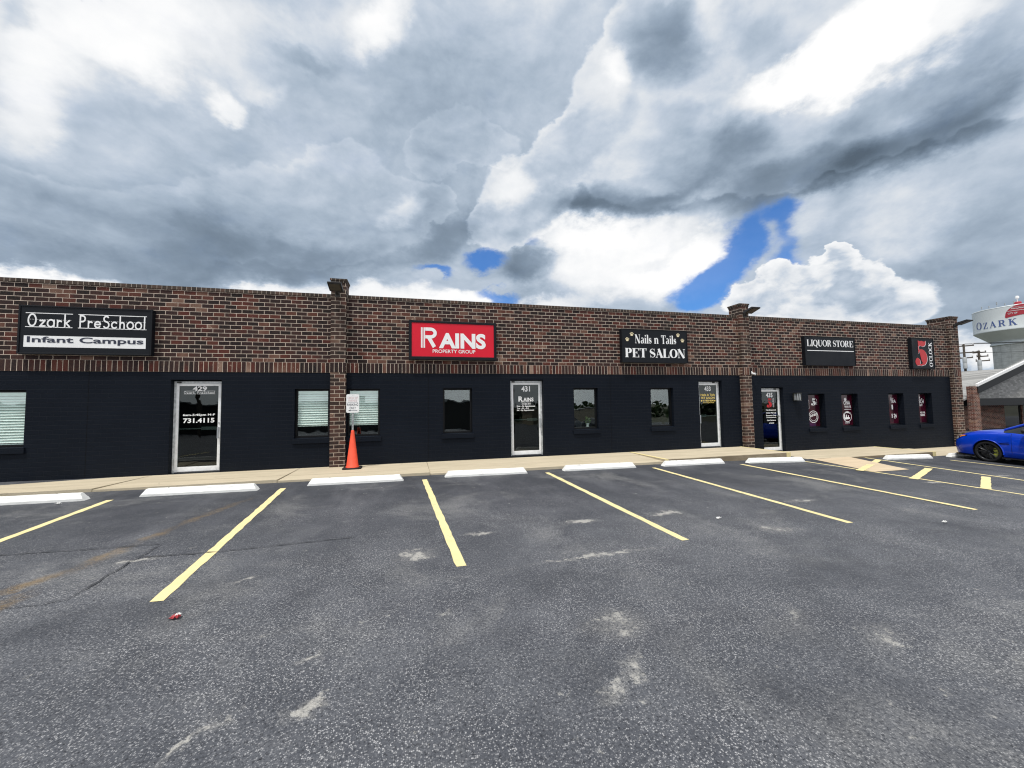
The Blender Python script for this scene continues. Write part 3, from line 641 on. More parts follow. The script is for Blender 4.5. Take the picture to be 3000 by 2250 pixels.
def stripe(x0, y0, x1, y1, w_, seed, lift=.004):
    d = Vector((x1-x0, y1-y0)).normalized(); nn = Vector((-d.y, d.x))*w_/2
    o = sheet([(x0+nn.x, y0+nn.y), (x1+nn.x, y1+nn.y), (x1-nn.x, y1-nn.y), (x0-nn.x, y0-nn.y)], lift, 'parking_stripe', 'yellow', .007, seed)
    return tag(o, kind='structure', group='yellow parking stripes')
STRIPES = [(-4.99, 8.42, -4.86, 4.3), (-2.37, 8.62, -2.16, 4.26), (.31, 8.75, .53, 4.3), (3.11, 8.83, 3.355, 4.37), (5.90, 8.77, 6.11, 4.36), (8.44, 8.66, 8.78, 4.36),
    (10.76, 8.80, 11.36, 4.7), (13.64, 9.20, 13.55, 4.9), (15.99, 8.44, 16.62, 4.8), (-7.7, 8.4, -7.55, 4.2)]
for i, s_ in enumerate(STRIPES): stripe(*s_, .105 if i < 6 else .10, 10+i)
for i, s_ in enumerate([(13.52, 8.76, 10.70, 7.36), (13.26, 7.44, 10.90, 6.40), (13.22, 6.36, 11.2, 5.40)]): stripe(*s_, .145, 40+i, .0085 if i else .017)
# tar lines over old cracks
SEAMS = [[(-5.4, 5.9), (-4.47, 5.87), (-3.97, 5.85), (-3.41, 5.83), (-2.91, 5.82)], [(-4.2, 4.42), (-3.38, 4.45), (-3.11, 4.43), (-2.95, 4.48), (-2.93, 4.83), (-2.94, 5.3), (-2.9, 5.8)], [(-2.97, 5.42), (-2.24, 5.37), (-1.44, 5.42), (-.66, 5.49)]]
rs = random.Random(4)
for L in SEAMS:
    vs, fs = [], []; pts = [Vector(p) for p in L]; dn = []
    for a, b in zip(pts, pts[1:]):
        n = max(2, int((b-a).length/.07)); dn += [a+(b-a)*i/n for i in range(n)]
    dn.append(pts[-1])
    for i, p in enumerate(dn):
        d = (dn[min(i+1, len(dn)-1)]-dn[max(0, i-1)]).normalized(); nn = Vector((-d.y, d.x)); p = p+nn*rs.uniform(-.012, .012); w_ = rs.uniform(.003, .010)*(.4 if i in (0, len(dn)-1) else 1)
        for sg in (1, -1): q = p+nn*w_*sg; vs.append((q.x, q.y, gz(q.x, q.y)+.0125))
    fs = [(2*i, 2*i+1, 2*i+3, 2*i+2) for i in range(len(dn)-1)]
    tag(MB().add(vs, fs).build('tar_seam', 'tar', fix=False), kind='structure')

# sidewalk: a sloping run, a level run with an exposed kerb, and two lower runs towards the right
FRONT = 9.22
mb = MB(); kb = MB()
def slab(x0, x1, zw, zf, y0=9.82, y1=11.02, m_=None):
    m_ = m_ or mb; g = .006; f = zw+(zf-zw)*(11-y0)/(11-FRONT)
    m_.prism([(y0+g, f), (y1, zw), (y1, zw-.35), (y0+g, f-.35)], 'x', x0+g, x1-g)
JX = [-22, -19, -16, -13, -10.6, -8.6, -5.75, -2.65, .45, 3.9, 6.55]
fz = lambda x: gz(x, FRONT)+.045
for a, b in zip(JX, JX[1:]):
    za, zb = fz(a), fz(b); f = (za+zb)/2
    # the walk falls gently to the edge strip, which sits almost flush with the lot
    slab(a, b, 0, f)
    fe = lambda x, y: f+(0-f)*(y-FRONT)/(11-FRONT)
    kb.prism([(FRONT, f), (9.82-.006, fe(0, 9.82)), (9.82-.006, -.4), (FRONT, -.4)], 'x', a+.006, b-.006)
for a, b in ((6.55, 8.7), (8.7, 10.75)): slab(a, b, 0.0, 0.0, y0=FRONT+.0)
for a, b in ((10.75, 12.3), (12.3, 14.4), (14.4, 16.8)): slab(a, b, -.24, -.24 if a > 12 else -.225, y0=FRONT)
for a, b in ((16.8, 18.6), (18.6, 20.4), (20.4, 22.4), (22.4, 24.2)): slab(a, b, -.385 if a < 18 else -.415, -.385 if a < 18 else -.40, y0=FRONT)
tag(mb.build('sidewalk', 'walk'), kind='structure'); tag(kb.build('sidewalk_edge', 'walk'), kind='structure')
# darker kerb faces where the walk stands above the lot
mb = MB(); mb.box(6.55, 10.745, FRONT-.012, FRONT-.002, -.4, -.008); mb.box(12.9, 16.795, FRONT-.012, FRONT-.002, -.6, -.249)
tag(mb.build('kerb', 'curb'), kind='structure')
# yellow paint on the three step edges
for x, z, w_ in ((6.60, 0, .09), (10.66, 0, .16), (16.70, -.24, .16)):
    mb = MB(); mb.box(x-.045 if w_ < .1 else x, x+.055 if w_ < .1 else x+.086, FRONT-.015, 10.98, z-.004, z+.004)
    mb.box(x-(.05 if w_ < .1 else .06), x+(.06 if w_ < .1 else .088), FRONT-.018, FRONT-.0125, -.7, z+.001)
    tag(mb.build('step_edge_paint', M['yellow']), kind='structure')
r_ = [(11.47, 9.21), (13.0, 9.21), (12.47, 7.40), (10.97, 7.22)]
mb = MB(); N = 14; vs = []
for i in range(N+1):
    for j in range(N+1):
        u, v_ = i/N, j/N; a = Vector(r_[0]).lerp(Vector(r_[1]), u); b = Vector(r_[3]).lerp(Vector(r_[2]), u); p = a.lerp(b, v_)
        vs.append((p.x, p.y, max(gz(p.x, p.y)+.009, (-.232)*(1-v_)**2+(gz(p.x, p.y)+.009)*(1-(1-v_)**2))))
mb.add(vs, [(i*(N+1)+j, (i+1)*(N+1)+j, (i+1)*(N+1)+j+1, i*(N+1)+j+1) for i in range(N) for j in range(N)])
tag(mb.build('access_ramp', 'ramp', fix=False), kind='structure')

# ------------------------------------------------------------------ the brick shop building
WY, DEEP = 11.0, .165
bld = thing('shop_building', (6, 11.2, -.4), 'long brown brick building painted black below, with four white framed doors', 'building')
X0, X1 = -22.0, 21.25
def wall_grid(mb, x0, x1, z0, z1, holes, y=WY, deep=.30):
    xs = sorted({x0, x1}|{h[0] for h in holes}|{h[1] for h in holes}); zs = sorted({z0, z1}|{max(z0, h[2]) for h in holes}|{h[3] for h in holes})
    for a, b in zip(xs, xs[1:]):
        for c, d in zip(zs, zs[1:]):
            if any(h[0] < (a+b)/2 < h[1] and h[2] < (c+d)/2 < h[3] for h in holes): continue
            mb.quad((a, y, c), (b, y, c), (b, y, d), (a, y, d))
    for a, b, c, d in holes:
        c = max(c, z0)
        mb.quad((a, y, c), (a, y+deep, c), (a, y+deep, d), (a, y, d)); mb.quad((b, y, c), (b, y, d), (b, y+deep, d), (b, y+deep, c))
        mb.quad((a, y, d), (a, y+deep, d), (b, y+deep, d), (b, y, d)); mb.quad((a, y, c), (b, y, c), (b, y+deep, c), (a, y+deep, c))
WIN = [(-9.30, -8.10, .735, 1.985), (-2.80, -1.99, .735, 1.985), (-1.57, -.76, .735, 1.985), (.89, 1.70, .735, 1.99), (4.76, 5.56, .735, 1.985), (7.39, 8.21, .735, 1.98),
       (13.77, 14.54, .515, 1.75), (15.33, 16.13, .515, 1.74), (17.70, 18.50, .515, 1.74), (19.31, 20.05, .515, 1.735)]
DOOR = [(-5.44, -4.40, .005, 2.215, 1), (2.81, 3.81, .03, 2.235, 1), (9.19, 10.10, .01, 2.215, 0), (11.72, 12.66, -.235, 1.985, 1)]
mb = MB(); wall_grid(mb, X0, X1, -.9, 2.40, WIN+[d[:4] for d in DOOR])
mb.build('painted_wall', 'black_brick', bld)
mb = MB(); mb.box(X0, X1, WY-.004, WY+.3, 2.655, 4.368, skip='d'); mb.build('brick_wall', 'brick', bld)
mb = MB(); mb.box(X0, X1, WY-.008, WY+.25, 2.402, 2.6535); mb.build('soldier_course', 'soldier', bld)
mb = MB(); mb.box(X0, X1, WY-.022, WY+.32, 4.37, 4.450); mb.build('parapet_coping', 'rowlock', bld)
mb = MB(); mb.box(X0, X0+.02, WY+.32, 26, -.9, 4.3); mb.box(X1+.01, X1+.3, WY+.30, 26, -.9, 4.36); mb.box(X0+.02, X1+.01, 25.7, 26, -.9, 4.36); mb.build('side_wall', 'brick', bld)
mb = MB(); mb.box(X0+.02, X1, WY+.321, 25.7, 3.9, 4.0); mb.build('roof', 'roofing', bld)
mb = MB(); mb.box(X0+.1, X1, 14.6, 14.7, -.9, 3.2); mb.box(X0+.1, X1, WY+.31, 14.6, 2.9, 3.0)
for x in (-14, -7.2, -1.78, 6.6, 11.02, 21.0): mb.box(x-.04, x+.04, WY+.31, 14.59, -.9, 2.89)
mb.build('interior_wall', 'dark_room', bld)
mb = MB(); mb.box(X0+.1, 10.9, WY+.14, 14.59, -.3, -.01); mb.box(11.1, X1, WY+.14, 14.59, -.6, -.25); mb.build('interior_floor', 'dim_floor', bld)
# pilasters with corbelled caps
def pilaster(x0, x1, zb, y=10.87):
    mb = MB(); mb.box(x0, x1, y, WY+.34 if x1 < 21 else WY+.6, zb, 4.735)
    p = mb.build('pilaster', 'pier_brick', bld)
    mb = MB(); mb.box(x0-.010, x1+.010, y-.010, WY+.36 if x1 < 21 else WY+.62, 4.737, 4.79); mb.box(x0-.026, x1+.026, y-.026, WY+.38 if x1 < 21 else WY+.64, 4.792, 4.835); mb.build('pilaster_cap', 'rowlock', p)
    mb = MB(); mb.box(x0+.004, x1-.004, y-.005, y-.0005, 2.402, 2.6535); mb.build('soldier_band', 'soldier', p)
pilaster(-1.955, -1.592, -.3); pilaster(10.84, 11.20, -.6); pilaster(21.17, 21.62, -.9)

def frame_boxes(mb, x0, x1, z0, z1, y0, y1, l, r, b, t):
    mb.box(x0, x0+l, y0, y1, z0, z1); mb.box(x1-r, x1, y0, y1, z0, z1); mb.box(x0+l, x1-r, y0, y1, z0, z0+b); mb.box(x0+l, x1-r, y0, y1, z1-t, z1)
def flat_y(y): return lambda u, v_, e: (u, y-e, v_)
def window(h, idx, label):
    a, b, c, d = h; g = .002; y = WY+(DEEP if idx > 5 else .10)
    mb = MB(); frame_boxes(mb, a+g, b-g, c+.012, d-g, y, y+.07, .045, .045, .05, .045)
    f = mb.build('window', 'black_trim', bld, bevel=.004)
    if label: f['label'] = label
    MB().box(a+.047, b-.047, y+.026, y+.034, c+.062, d-.047).build('pane', 'glass', f)
    s_ = MB(); s_.prism([(WY-.035, c-.002), (y-.002, c+.012), (y-.002, c-.13), (WY-.035, c-.13)], 'x', a-.035, b+.035); s_.build('sill', 'black_brick', f, bevel=.004)
    if idx < 3:
        bl = MB(); z = d-.09; bot = {0: c+.10, 1: 1.09, 2: 1.07}[idx]; yy = y+.060
        bl.box(a+.05, b-.05, yy-.02, yy+.03, d-.095, d-.05)
        while z > bot:
            bl.prism([(yy-.034, z-.040), (yy-.031, z-.042), (yy-.002, z+.012), (yy-.005, z+.014)], 'x', a+.05, b-.05); z -= .060
        bl.box(a+.05, b-.05, yy-.018, yy+.012, z-.022, z+.002)
        bl.build('blind', 'blind', f, fix=False)
    if idx >= 6:
        MB().box(a+.047, b-.047, y+.0225, y+.0245, c+.062, d-.047).build('window_film', 'film', f)
    return f
WF = [window(h, i, None) for i, h in enumerate(WIN)]
for i in (0, 1, 2): WF[i]['label'] = 'black framed window with white slatted blind behind the glass'
for i in (6, 7, 8, 9): WF[i]['label'] = 'narrow recessed window filled with burgundy film and white print'

def vinyl(parts, y, parent, name='lettering', m_='white_vinyl'):
    fn = flat_y(y)
    for g_ in parts:
        for wd in (words(g_) if name == 'lettering' else [g_]): lay(MB(), wd, fn).build(name, m_, parent, fix=False)
SERIF = serif(.17, .05, .06)
# graphics on the four film-covered windows (the part the reveal leaves in view)
yg = WY+DEEP+.0218
def five(x0, x1, z0, z1):
    """figure five with a waving flag and a ball terminal: three solid shapes in a box"""
    flag = [(.30, 1), (.42, .965), (.58, .985), (.78, .955), (.92, .99), (.90, .86), (.80, .78), (.62, .755), (.44, .79), (.30, .76)]
    bowl = [(.34, .60)]+arc(.52, .32, .44, .33, 112, -62, 16)+[(.62, .07), (.50, .20), (.44, .36), (.40, .52)]
    ball = arc(.20, .155, .19, .155, 20, 380, 16)
    tail = [(.20, .02), (.45, -.005), (.68, .03), (.60, .10), (.42, .055), (.30, .09)]
    stem = [(.27, .76), (.335, .76), (.335, .52), (.29, .47)]
    return [(lambda q: ([Vector((x0+p[0]*(x1-x0), z0+p[1]*(z1-z0))) for p in q], [tuple(range(len(q)))]))(q) for q in (flag, bowl, ball, tail, stem)]
def ring(cx, cz, rx, rz, w_): 
    p = arc(cx, cz, rx, rz, 0, 360, 28); p[-1] = p[0]; return stroke_geo([(p, w_)])
a, b, c, d = WIN[6]
vinyl([five(b-.42, b-.19, 1.33, 1.59), rect(b-.16, b-.145, 1.35, 1.40)+rect(b-.16, b-.14, 1.42, 1.46)+rect(b-.16, b-.145, 1.48, 1.56),
    rect(b-.52, b-.51, 1.22, 1.53)+rect(b-.55, b-.52, 1.52, 1.53)+rect(b-.55, b-.52, 1.22, 1.23), ring(b-.34, .92, .21, .21, .022), ring(b-.34, .92, .15, .15, .012),
    [([Vector((b-.53+(v.x)*.40, .86+v.x*.10+v.y*.13)) for v in vs], fs) for vs, fs in fit(font_text('SoHazy', .02, .9, .2), 0, 1, 0, 1)]], yg, WF[6], 'window_graphic')
a, b, c, d = WIN[7]
vinyl([fit(font_text('ONA', .02), b-.45, b-.13, 1.33, 1.48), disc2(b-.36, 1.53, .05, .06)+poly2([(b-.42, 1.50), (b-.30, 1.50), (b-.31, 1.58), (b-.34, 1.54), (b-.36, 1.61), (b-.38, 1.54), (b-.41, 1.58)]), fit(font_text('WAVE', .025), b-.42, b-.10, 1.21, 1.30), rect(b-.43, b-.10, 1.15, 1.17),
    ring(b-.30, .89, .20, .19, .02), poly2([(b-.47, 1.02), (b-.36, 1.08), (b-.18, 1.06), (b-.11, 1.00), (b-.14, .97), (b-.22, 1.02), (b-.36, 1.03), (b-.45, .98)]), poly2([(b-.46, .78), (b-.46, .98), (b-.42, .98), (b-.42, .86), (b-.37, .86), (b-.37, .96), (b-.33, .96), (b-.33, .87), (b-.27, .87), (b-.27, .93), (b-.23, .94), (b-.23, .86), (b-.17, .86), (b-.19, .80)]), rect(b-.43, b-.20, .645, .665)], yg, WF[7], 'window_graphic')
a, b, c, d = WIN[8]
vinyl([fit(font_text('Coor', .01), b-.42, b-.24, 1.52, 1.58), fit(font_text('TRA', .02), b-.41, b-.13, 1.37, 1.50), rect(b-.37, b-.30, 1.12, 1.30), fit(font_text('5 26', .02), b-.40, b-.13, .80, .95), rect(b-.27, b-.18, .77, .78)], yg, WF[8], 'window_graphic')
a, b, c, d = WIN[9]
vinyl([fit(font_text('SCH', .02), b-.40, b-.14, 1.33, 1.49), poly2([(b-.40, 1.52), (b-.36, 1.61), (b-.33, 1.60), (b-.34, 1.53)]), poly2([(b-.28, 1.55), (b-.21, 1.51), (b-.23, 1.50), (b-.29, 1.54)]), fit(font_text('GHT', .03), b-.39, b-.22, 1.22, 1.30), fit(font_text('FOR THE', .03), b-.37, b-.11, .93, 1.00), fit(font_text('INSIDERS', .03), b-.37, b-.12, .83, .90)], yg, WF[9], 'window_graphic')

# doors: weathered frame in the opening, glazed leaf, push bar, pull, closer, vinyl lettering
def door(h, i):
    a, b, c, d, hinge = h; y = WY+.14; g = .002
    mb = MB(); frame_boxes(mb, a+g, b-g, c, d-.03, y, y+.11, .05, .05, .02, .045)
    f = mb.build('door', 'alu_dirty', bld, bevel=.004)
    f['label'] = ['white framed glass door, leftmost, with a phone number', 'white framed glass door below the red sign', 'white framed glass door with yellow lettering', 'white framed glass door behind the yellow step edge'][i]
    la, lb, lc, ld = a+.056, b-.056, c+.03, d-.08; yl = y-.012
    mb = MB(); frame_boxes(mb, la, lb, lc, ld, yl, yl+.045, .055, .055, .11, .062); L = mb.build('door_leaf', 'alu', f, bevel=.003)
    ga, gb, gc, gd = la+.055, lb-.055, lc+.11, ld-.062
    MB().box(ga-.003, gb+.003, yl+.018, yl+.026, gc-.003, gd+.003).build('glass_pane', 'door_glass', f)
    MB().box(a+.06, b-.06, y-.03, y+.10, c-.012, c+.016).build('threshold', 'dark_frame', f)
    mb = MB(); zb = lc+1.01
    if i != 3:
        mb.box(ga, gb, yl+.05, yl+.07, zb-.012, zb+.012); pw = (gb-ga)*.38
        mb.box((gb-pw-.05) if i < 2 else ga+.02, (gb-.05) if i < 2 else ga+.02+pw, yl+.045, yl+.085, zb-.035, zb+.04); mb.build('push_bar', 'alu', f)
        # the pull on the outside, and its lock
        px = gb+.022 if i < 2 else ga-.022
        mb = MB(); mb.box(px-.018, px+.018, yl-.05, yl-.035, zb-.24, zb+.03); mb.box(px-.012, px+.012, yl-.036, yl-.001, zb+.0, zb+.024); mb.box(px-.012, px+.012, yl-.036, yl-.001, zb-.235, zb-.21); mb.build('pull_handle', 'steel', f)
        MB().lathe([(.0, -.012), (.016, -.012), (.016, 0)], (px, yl-.001, zb+.13), 12, 'y').build('lock', 'steel', f)
    else:
        MB().lathe([(.0, -.06), (.02, -.058), (.034, -.045), (.03, -.028), (.014, -.02), (.014, -.004), (.034, 0)], (gb-.01, yl-.001, zb+.18), 16, 'y').build('door_knob', 'steel', f, smooth=True)
    mb = MB(); hx = la+.05 if i < 2 else lb-.18
    mb.box(hx-.03, hx+.05, yl-.03, yl-.001, d-.075, d-.04); mb.build('closer_bracket', 'dark_frame', f)
    return f, (ga, gb, gc, gd, yl+.0172)
DF = [door(h, i) for i, h in enumerate(DOOR)]
def lines(*bs): return [q for b_ in bs for q in rect(*b_)]
def in_pane(i, u0, u1, v0, v1, geo, ref=None):
    ga, gb, gc, gd, _ = DF[i][1]; W_, H_ = gb-ga, gd-gc; return fit(geo, ga+u0*W_, ga+u1*W_, gd-v1*H_, gd-v0*H_, ref)
def door_letters(i, rows, m_='white_vinyl'): vinyl([in_pane(i, *r) for r in rows], DF[i][1][4], DF[i][0], 'lettering', m_)
MS = manuscript()
door_letters(0, [(.33, .69, .005, .062, font_text('429', .03)), (.11, .90, .068, .098, glyph_text('Ozark PreSchool', MS, .10, True)), (.11, .90, .062, .066, lines((0, .39, 0, 1), (.43, 1, 0, 1))), (.11, .90, .098, .102, lines((0, .39, 0, 1), (.43, 1, 0, 1))),
    (.10, .91, .348, .382, font_text('6am-5:45pm M-F', .025)), (.11, .90, .402, .462, font_text('731.4115', .03))])
door_letters(1, [(.33, .67, .020, .105, font_text('431', .03)), (.21, .80, .178, .256, fit(font_text('R', .03), 0, .30, 0, 1)+fit(font_text('AINS', .03), .32, 1, 0, .76)), (.31, .70, .258, .270, font_text('PROPERTY GROUP', .02)), (.33, .70, .283, .304, font_text('417-833-3914', .03)),
    (.14, .86, .315, .345, font_text('Mon. - By Appointment', .03)), (.14, .60, .348, .372, font_text('Tue. - Fri. - 9-3', .03)), (.14, .82, .378, .404, font_text('Sat. - By Appointment', .03))])
door_letters(2, [(.33, .69, .022, .105, font_text('433', .03))])
door_letters(2, [(.10, .92, .150, .186, font_text('Nails & Tails', .035)), (.12, .90, .202, .240, font_text('PET SALON', .02)), (.20, .84, .255, .285, font_text('417-823-8240', .03)), (.22, .86, .298, .315, font_text('Grooming By Susan', .03)), (.10, .17, .258, .285, disc2(0, 0, 1, 1)), (.87, .94, .258, .285, disc2(0, 0, 1, 1))], 'gold_vinyl')
door_letters(3, [(.32, .72, .022, .105, font_text('435', .03))]+[(.28, .88, a_, b_, font_text(s_, .035)) for s_, a_, b_ in (('Handicap and', .322, .350), ('Order Pick Up', .372, .402), ('Entrance Only', .420, .450))]+[(.28, .88, .466, .474, rect(0, 1, 0, 1)), (.32, .85, .505, .530, font_text('Main Entrance', .03)), (.44, .72, .552, .578, font_text('around', .03))])
ga, gb, gc, gd, yv = DF[3][1]; W_, H_ = gb-ga, gd-gc
vinyl([five(ga+.34*W_, ga+.66*W_, gd-.285*H_, gd-.12*H_)], yv, DF[3][0], 'lettering', 'red_vinyl')
def turned(geo, x0, x1, z0, z1):
    """lettering turned to read upwards, fitted to a box"""
    g_ = [([Vector((-v.y, v.x)) for v in vs], fs) for vs, fs in geo]; return fit(g_, x0, x1, z0, z1)
vinyl([turned(glyph_text("O'CLOCK", SERIF, .08), ga+.70*W_, ga+.79*W_, gd-.28*H_, gd-.12*H_)], yv, DF[3][0], 'lettering')

# ------------------------------------------------------------------ wall signs
def sign(x0, x1, z0, z1, dep, label, face='sign_black', rim=.03, name='wall_sign', inset=None):
    y0 = WY-dep; s_ = thing(name, ((x0+x1)/2, WY, z0), label, 'sign', 'shop signs on the brick parapet')
    fi = inset or (rim, rim, rim, rim); mb = MB()
    frame_boxes(mb, x0, x1, z0, z1, y0, WY-.006, fi[0], fi[1], fi[2], fi[3]); mb.build('frame', 'black_metal', s_, bevel=.005)
    MB().box(x0+fi[0], x1-fi[1], y0+.012, WY-.01, z0+fi[2], z1-fi[3]).build('face_panel', face, s_)
    return s_, y0+.009
def put(s_, y, rows, x0, x1, z0, z1, name='lettering', m_='white_vinyl'):
    """rows: (geo, u0, u1, v0, v1, ref) in fractions of the sign, v from the top; each row is a part"""
    W_, H_ = x1-x0, z1-z0
    for r in rows:
        g_ = fit(r[0], x0+r[1]*W_, x0+r[2]*W_, z1-r[4]*H_, z1-r[3]*H_, r[5] if len(r) > 5 else None)
        for wd in (words(g_) if name == 'lettering' else [g_]): lay(MB(), wd, flat_y(y)).build(name, m_, s_, fix=False)
U = rect(0, 1, 0, 1)
b1 = (-8.21, -5.78, 2.765, 3.835)
s1, y1 = sign(*b1, .13, 'black sign with white school print lettering and a white band, leftmost on the parapet')
put(s1, y1, [(glyph_text('Ozark', MS, .13, True), .065, .375, .170, .437, (0, 1)), (glyph_text('PreSchool', MS, .13, True), .44, .945, .168, .437, (0, 1))], *b1)
put(s1, y1, [(U, a_, b_, v_, v_+.0145) for v_ in (.151, .437) for a_, b_ in ((.05, .39), (.43, .955))]+[(lines(*[(i, i+.55, 0, 1) for i in range(19)]), .065, .38, .286, .292), (lines(*[(i, i+.55, 0, 1) for i in range(31)]), .445, .95, .286, .292)], *b1, 'guide_line')
put(s1, y1, [(U, .045, .953, .625, .858)], *b1, 'white_band', 'white_panel')
put(s1, y1-.004, [(font_text('Infant Campus', .022), .068, .935, .640, .800)], *b1, 'lettering', 'navy_ink')
b2 = (-.02, 2.388, 2.765, 3.83)
s2, y2 = sign(*b2, .13, 'red sign with white capitals in a thick black frame', 'sign_red', inset=(.072, .072, .085, .062))
BIGR = lines((0, .060, 0, 1), (.095, .154, 0, 1), (.188, .255, 0, 1))+fit(stroke_geo([([(.02, .92), (.28, .92)]+arc(.30, .72, .24, .20, 88, -88, 14)+[(.02, .52)], .17), ([(.20, .50), (.50, .0)], .19)]), .272, 1, 0, 1)
put(s2, y2, [(BIGR, .133, .308, .175, .700), (font_text('AINS', .042), .332, .872, .300, .705, None), (font_text('PROPERTY GROUP', .008), .262, .748, .735, .825)], *b2)
b3 = (6.34, 8.70, 2.765, 3.82)
s3, y3 = sign(*b3, .15, 'black sign with white serif lettering and four cream paw prints', rim=.012)
FAT = serif(.24, .05, .06); CON = serif(.20, .05, .045)
put(s3, y3, [(glyph_text('Nails n Tails', CON, .03), .195, .825, .165, .425, (0, 1)), (glyph_text('PET SALON', FAT, .0), .045, .960, .575, .845, (0, 1))], *b3)
def paw(cx, cz, s_): return disc2(cx, cz-.25*s_, .42*s_, .30*s_)+disc2(cx-.20*s_, cz-.38*s_, .20*s_, .18*s_)+disc2(cx+.20*s_, cz-.38*s_, .20*s_, .18*s_)+disc2(cx-.48*s_, cz+.10*s_, .14*s_, .20*s_, 25)+disc2(cx-.17*s_, cz+.34*s_, .14*s_, .22*s_, 8)+disc2(cx+.17*s_, cz+.34*s_, .14*s_, .22*s_, -8)+disc2(cx+.48*s_, cz+.10*s_, .14*s_, .20*s_, -25)
W_, H_ = b3[1]-b3[0], b3[3]-b3[2]
for u, v_ in ((.150, .155), (.082, .315), (.857, .145), (.925, .305)): lay(MB(), paw(b3[0]+u*W_, b3[3]-v_*H_, .105), flat_y(y3)).build('paw_print', 'cream_vinyl', s3, fix=False)
b4 = (13.58, 15.96, 2.755, 3.81)
s4, y4 = sign(*b4, .14, 'black sign with white capitals over a white line, blank below', rim=.012)
LIQ = serif(.19, .05, .06)
put(s4, y4, [(glyph_text('LIQUOR', LIQ, .02), .045, .515, .125, .345, (0, 1)), (glyph_text('STORE', LIQ, .02), .555, .960, .125, .345, (0, 1)), (U, .045, .97, .480, .503)], *b4)
b5 = (18.90, 20.13, 2.69, 3.89)
s5, y5 = sign(*b5, .14, 'upright black sign with a big red figure five and sideways white word', rim=.012)
W_, H_ = b5[1]-b5[0], b5[3]-b5[2]
def put5(grow, y, m_, nm):
    mb = MB(); lay(mb, five(b5[0]+(.12)*W_+grow[0], b5[0]+.69*W_+grow[0], b5[3]-.91*H_+grow[1], b5[3]-.08*H_+grow[1]), flat_y(y)); mb.build(nm, m_, s5, fix=False)
put5((.018, -.006), y5, 'white_vinyl', 'numeral_edge'); put5((0, .006), y5-.003, 'red_vinyl', 'numeral')
mb = MB(); lay(mb, turned(glyph_text("O'CLOCK", serif(.20, .06, .06), .05), b5[0]+.755*W_, b5[0]+.915*W_, b5[3]-.935*H_, b5[3]-.13*H_), flat_y(y5)); mb.build('lettering', 'white_vinyl', s5, fix=False)

# ------------------------------------------------------------------ fittings on the wall
def floodlight(x, z, label, tilt=14):
    t_ = thing('floodlight', (x, 10.868, z), label, 'floodlight', 'floodlights on the pilasters'); c, s_ = math.cos(R(tilt)), math.sin(R(tilt))
    P = lambda u, v_: (10.868-u*c+v_*s_, z+u*s_+v_*c+.05)
    mb = MB(); mb.box(x-.055, x+.055, 10.835, 10.868, z-.06, z+.07); mb.tube([(x, 10.85, z), (x, 10.80, z+.02), (x, 10.868-.13, z+.065)], .032, 10); mb.build('arm', 'fixture', t_, smooth=30)
    pr = [P(.10, -.01), P(.14, -.05), P(.50, -.035), P(.52, 0), P(.48, .028), P(.16, .035), P(.11, .02)]
    mb = MB(); mb.prism(pr, 'x', x-.16, x+.16); mb.build('lamp_head', 'fixture', t_, bevel=.006)
    mb = MB(); q = [P(.20, -.050), P(.48, -.038), P(.48, -.044), P(.20, -.056)]; mb.prism(q, 'x', x-.125, x+.125); mb.build('lens', 'lens', t_)
    y, zz = P(.17, .035); MB().lathe([(.028, -.005), (.028, .035), (.02, .045), (0, .045)], (x, y, zz), 14).build('photocell', 'fixture', t_, smooth=30)
    return t_
floodlight(-1.80, 4.42, 'bronze floodlight on the pilaster beside the red sign')
floodlight(11.02, 4.42, 'bronze floodlight on the middle brick pilaster, between the salon and bottle shop signs')
floodlight(21.40, 4.42, 'bronze floodlight on the end pilaster, in front of the water tower')
t_ = thing('wall_lantern', (13.165, WY, 1.50), 'small bronze wall lantern with clear glass right of the fourth door', 'lantern')
MB().box(13.07, 13.26, WY-.022, WY-.001, 1.53, 1.78).build('back_plate', 'dark_frame', t_)
mb = MB(); mb.box(13.06, 13.27, WY-.17, WY-.023, 1.755, 1.78); mb.box(13.06, 13.27, WY-.17, WY-.023, 1.50, 1.525)
for q in (13.06, 13.155, 13.255): mb.box(q, q+.015, WY-.17, WY-.155, 1.525, 1.755)
for q in (13.06, 13.255): mb.box(q, q+.015, WY-.045, WY-.0235, 1.525, 1.755)
mb.build('cage', 'dark_frame', t_)
MB().box(13.08, 13.25, WY-.15, WY-.05, 1.527, 1.753).build('glass_shade', 'lamp_clear', t_)
t_ = thing('security_camera', (11.32, WY, 2.47), 'small white security camera under the middle pilaster', 'camera')
mb = MB(); mb.lathe([(0, 0), (.035, 0), (.035, -.02), (.015, -.03)], (11.32, WY-.009, 2.50), 14, 'y'); mb.tube([(11.32, WY-.03, 2.50), (11.32, WY-.06, 2.47)], .014, 8); mb.build('bracket', 'white_plastic', t_, smooth=30)
mb = MB(); mb.tube([(11.30, WY-.05, 2.455), (11.33, WY-.17, 2.43)], [.035, .04], 12); mb.build('camera_body', 'white_plastic', t_, smooth=30)
t_ = thing('potted_plant', (5.33, 11.30, .80), 'variegated plant in a white pot on the window ledge', 'plant')
MB().lathe([(0, 0), (.042, 0), (.058, .115), (.05, .115), (.04, .09), (0, .09)], (5.33, 11.30, .80), 20).build('pot', 'pot', t_, smooth=30)
rl = random.Random(9); mb = MB()
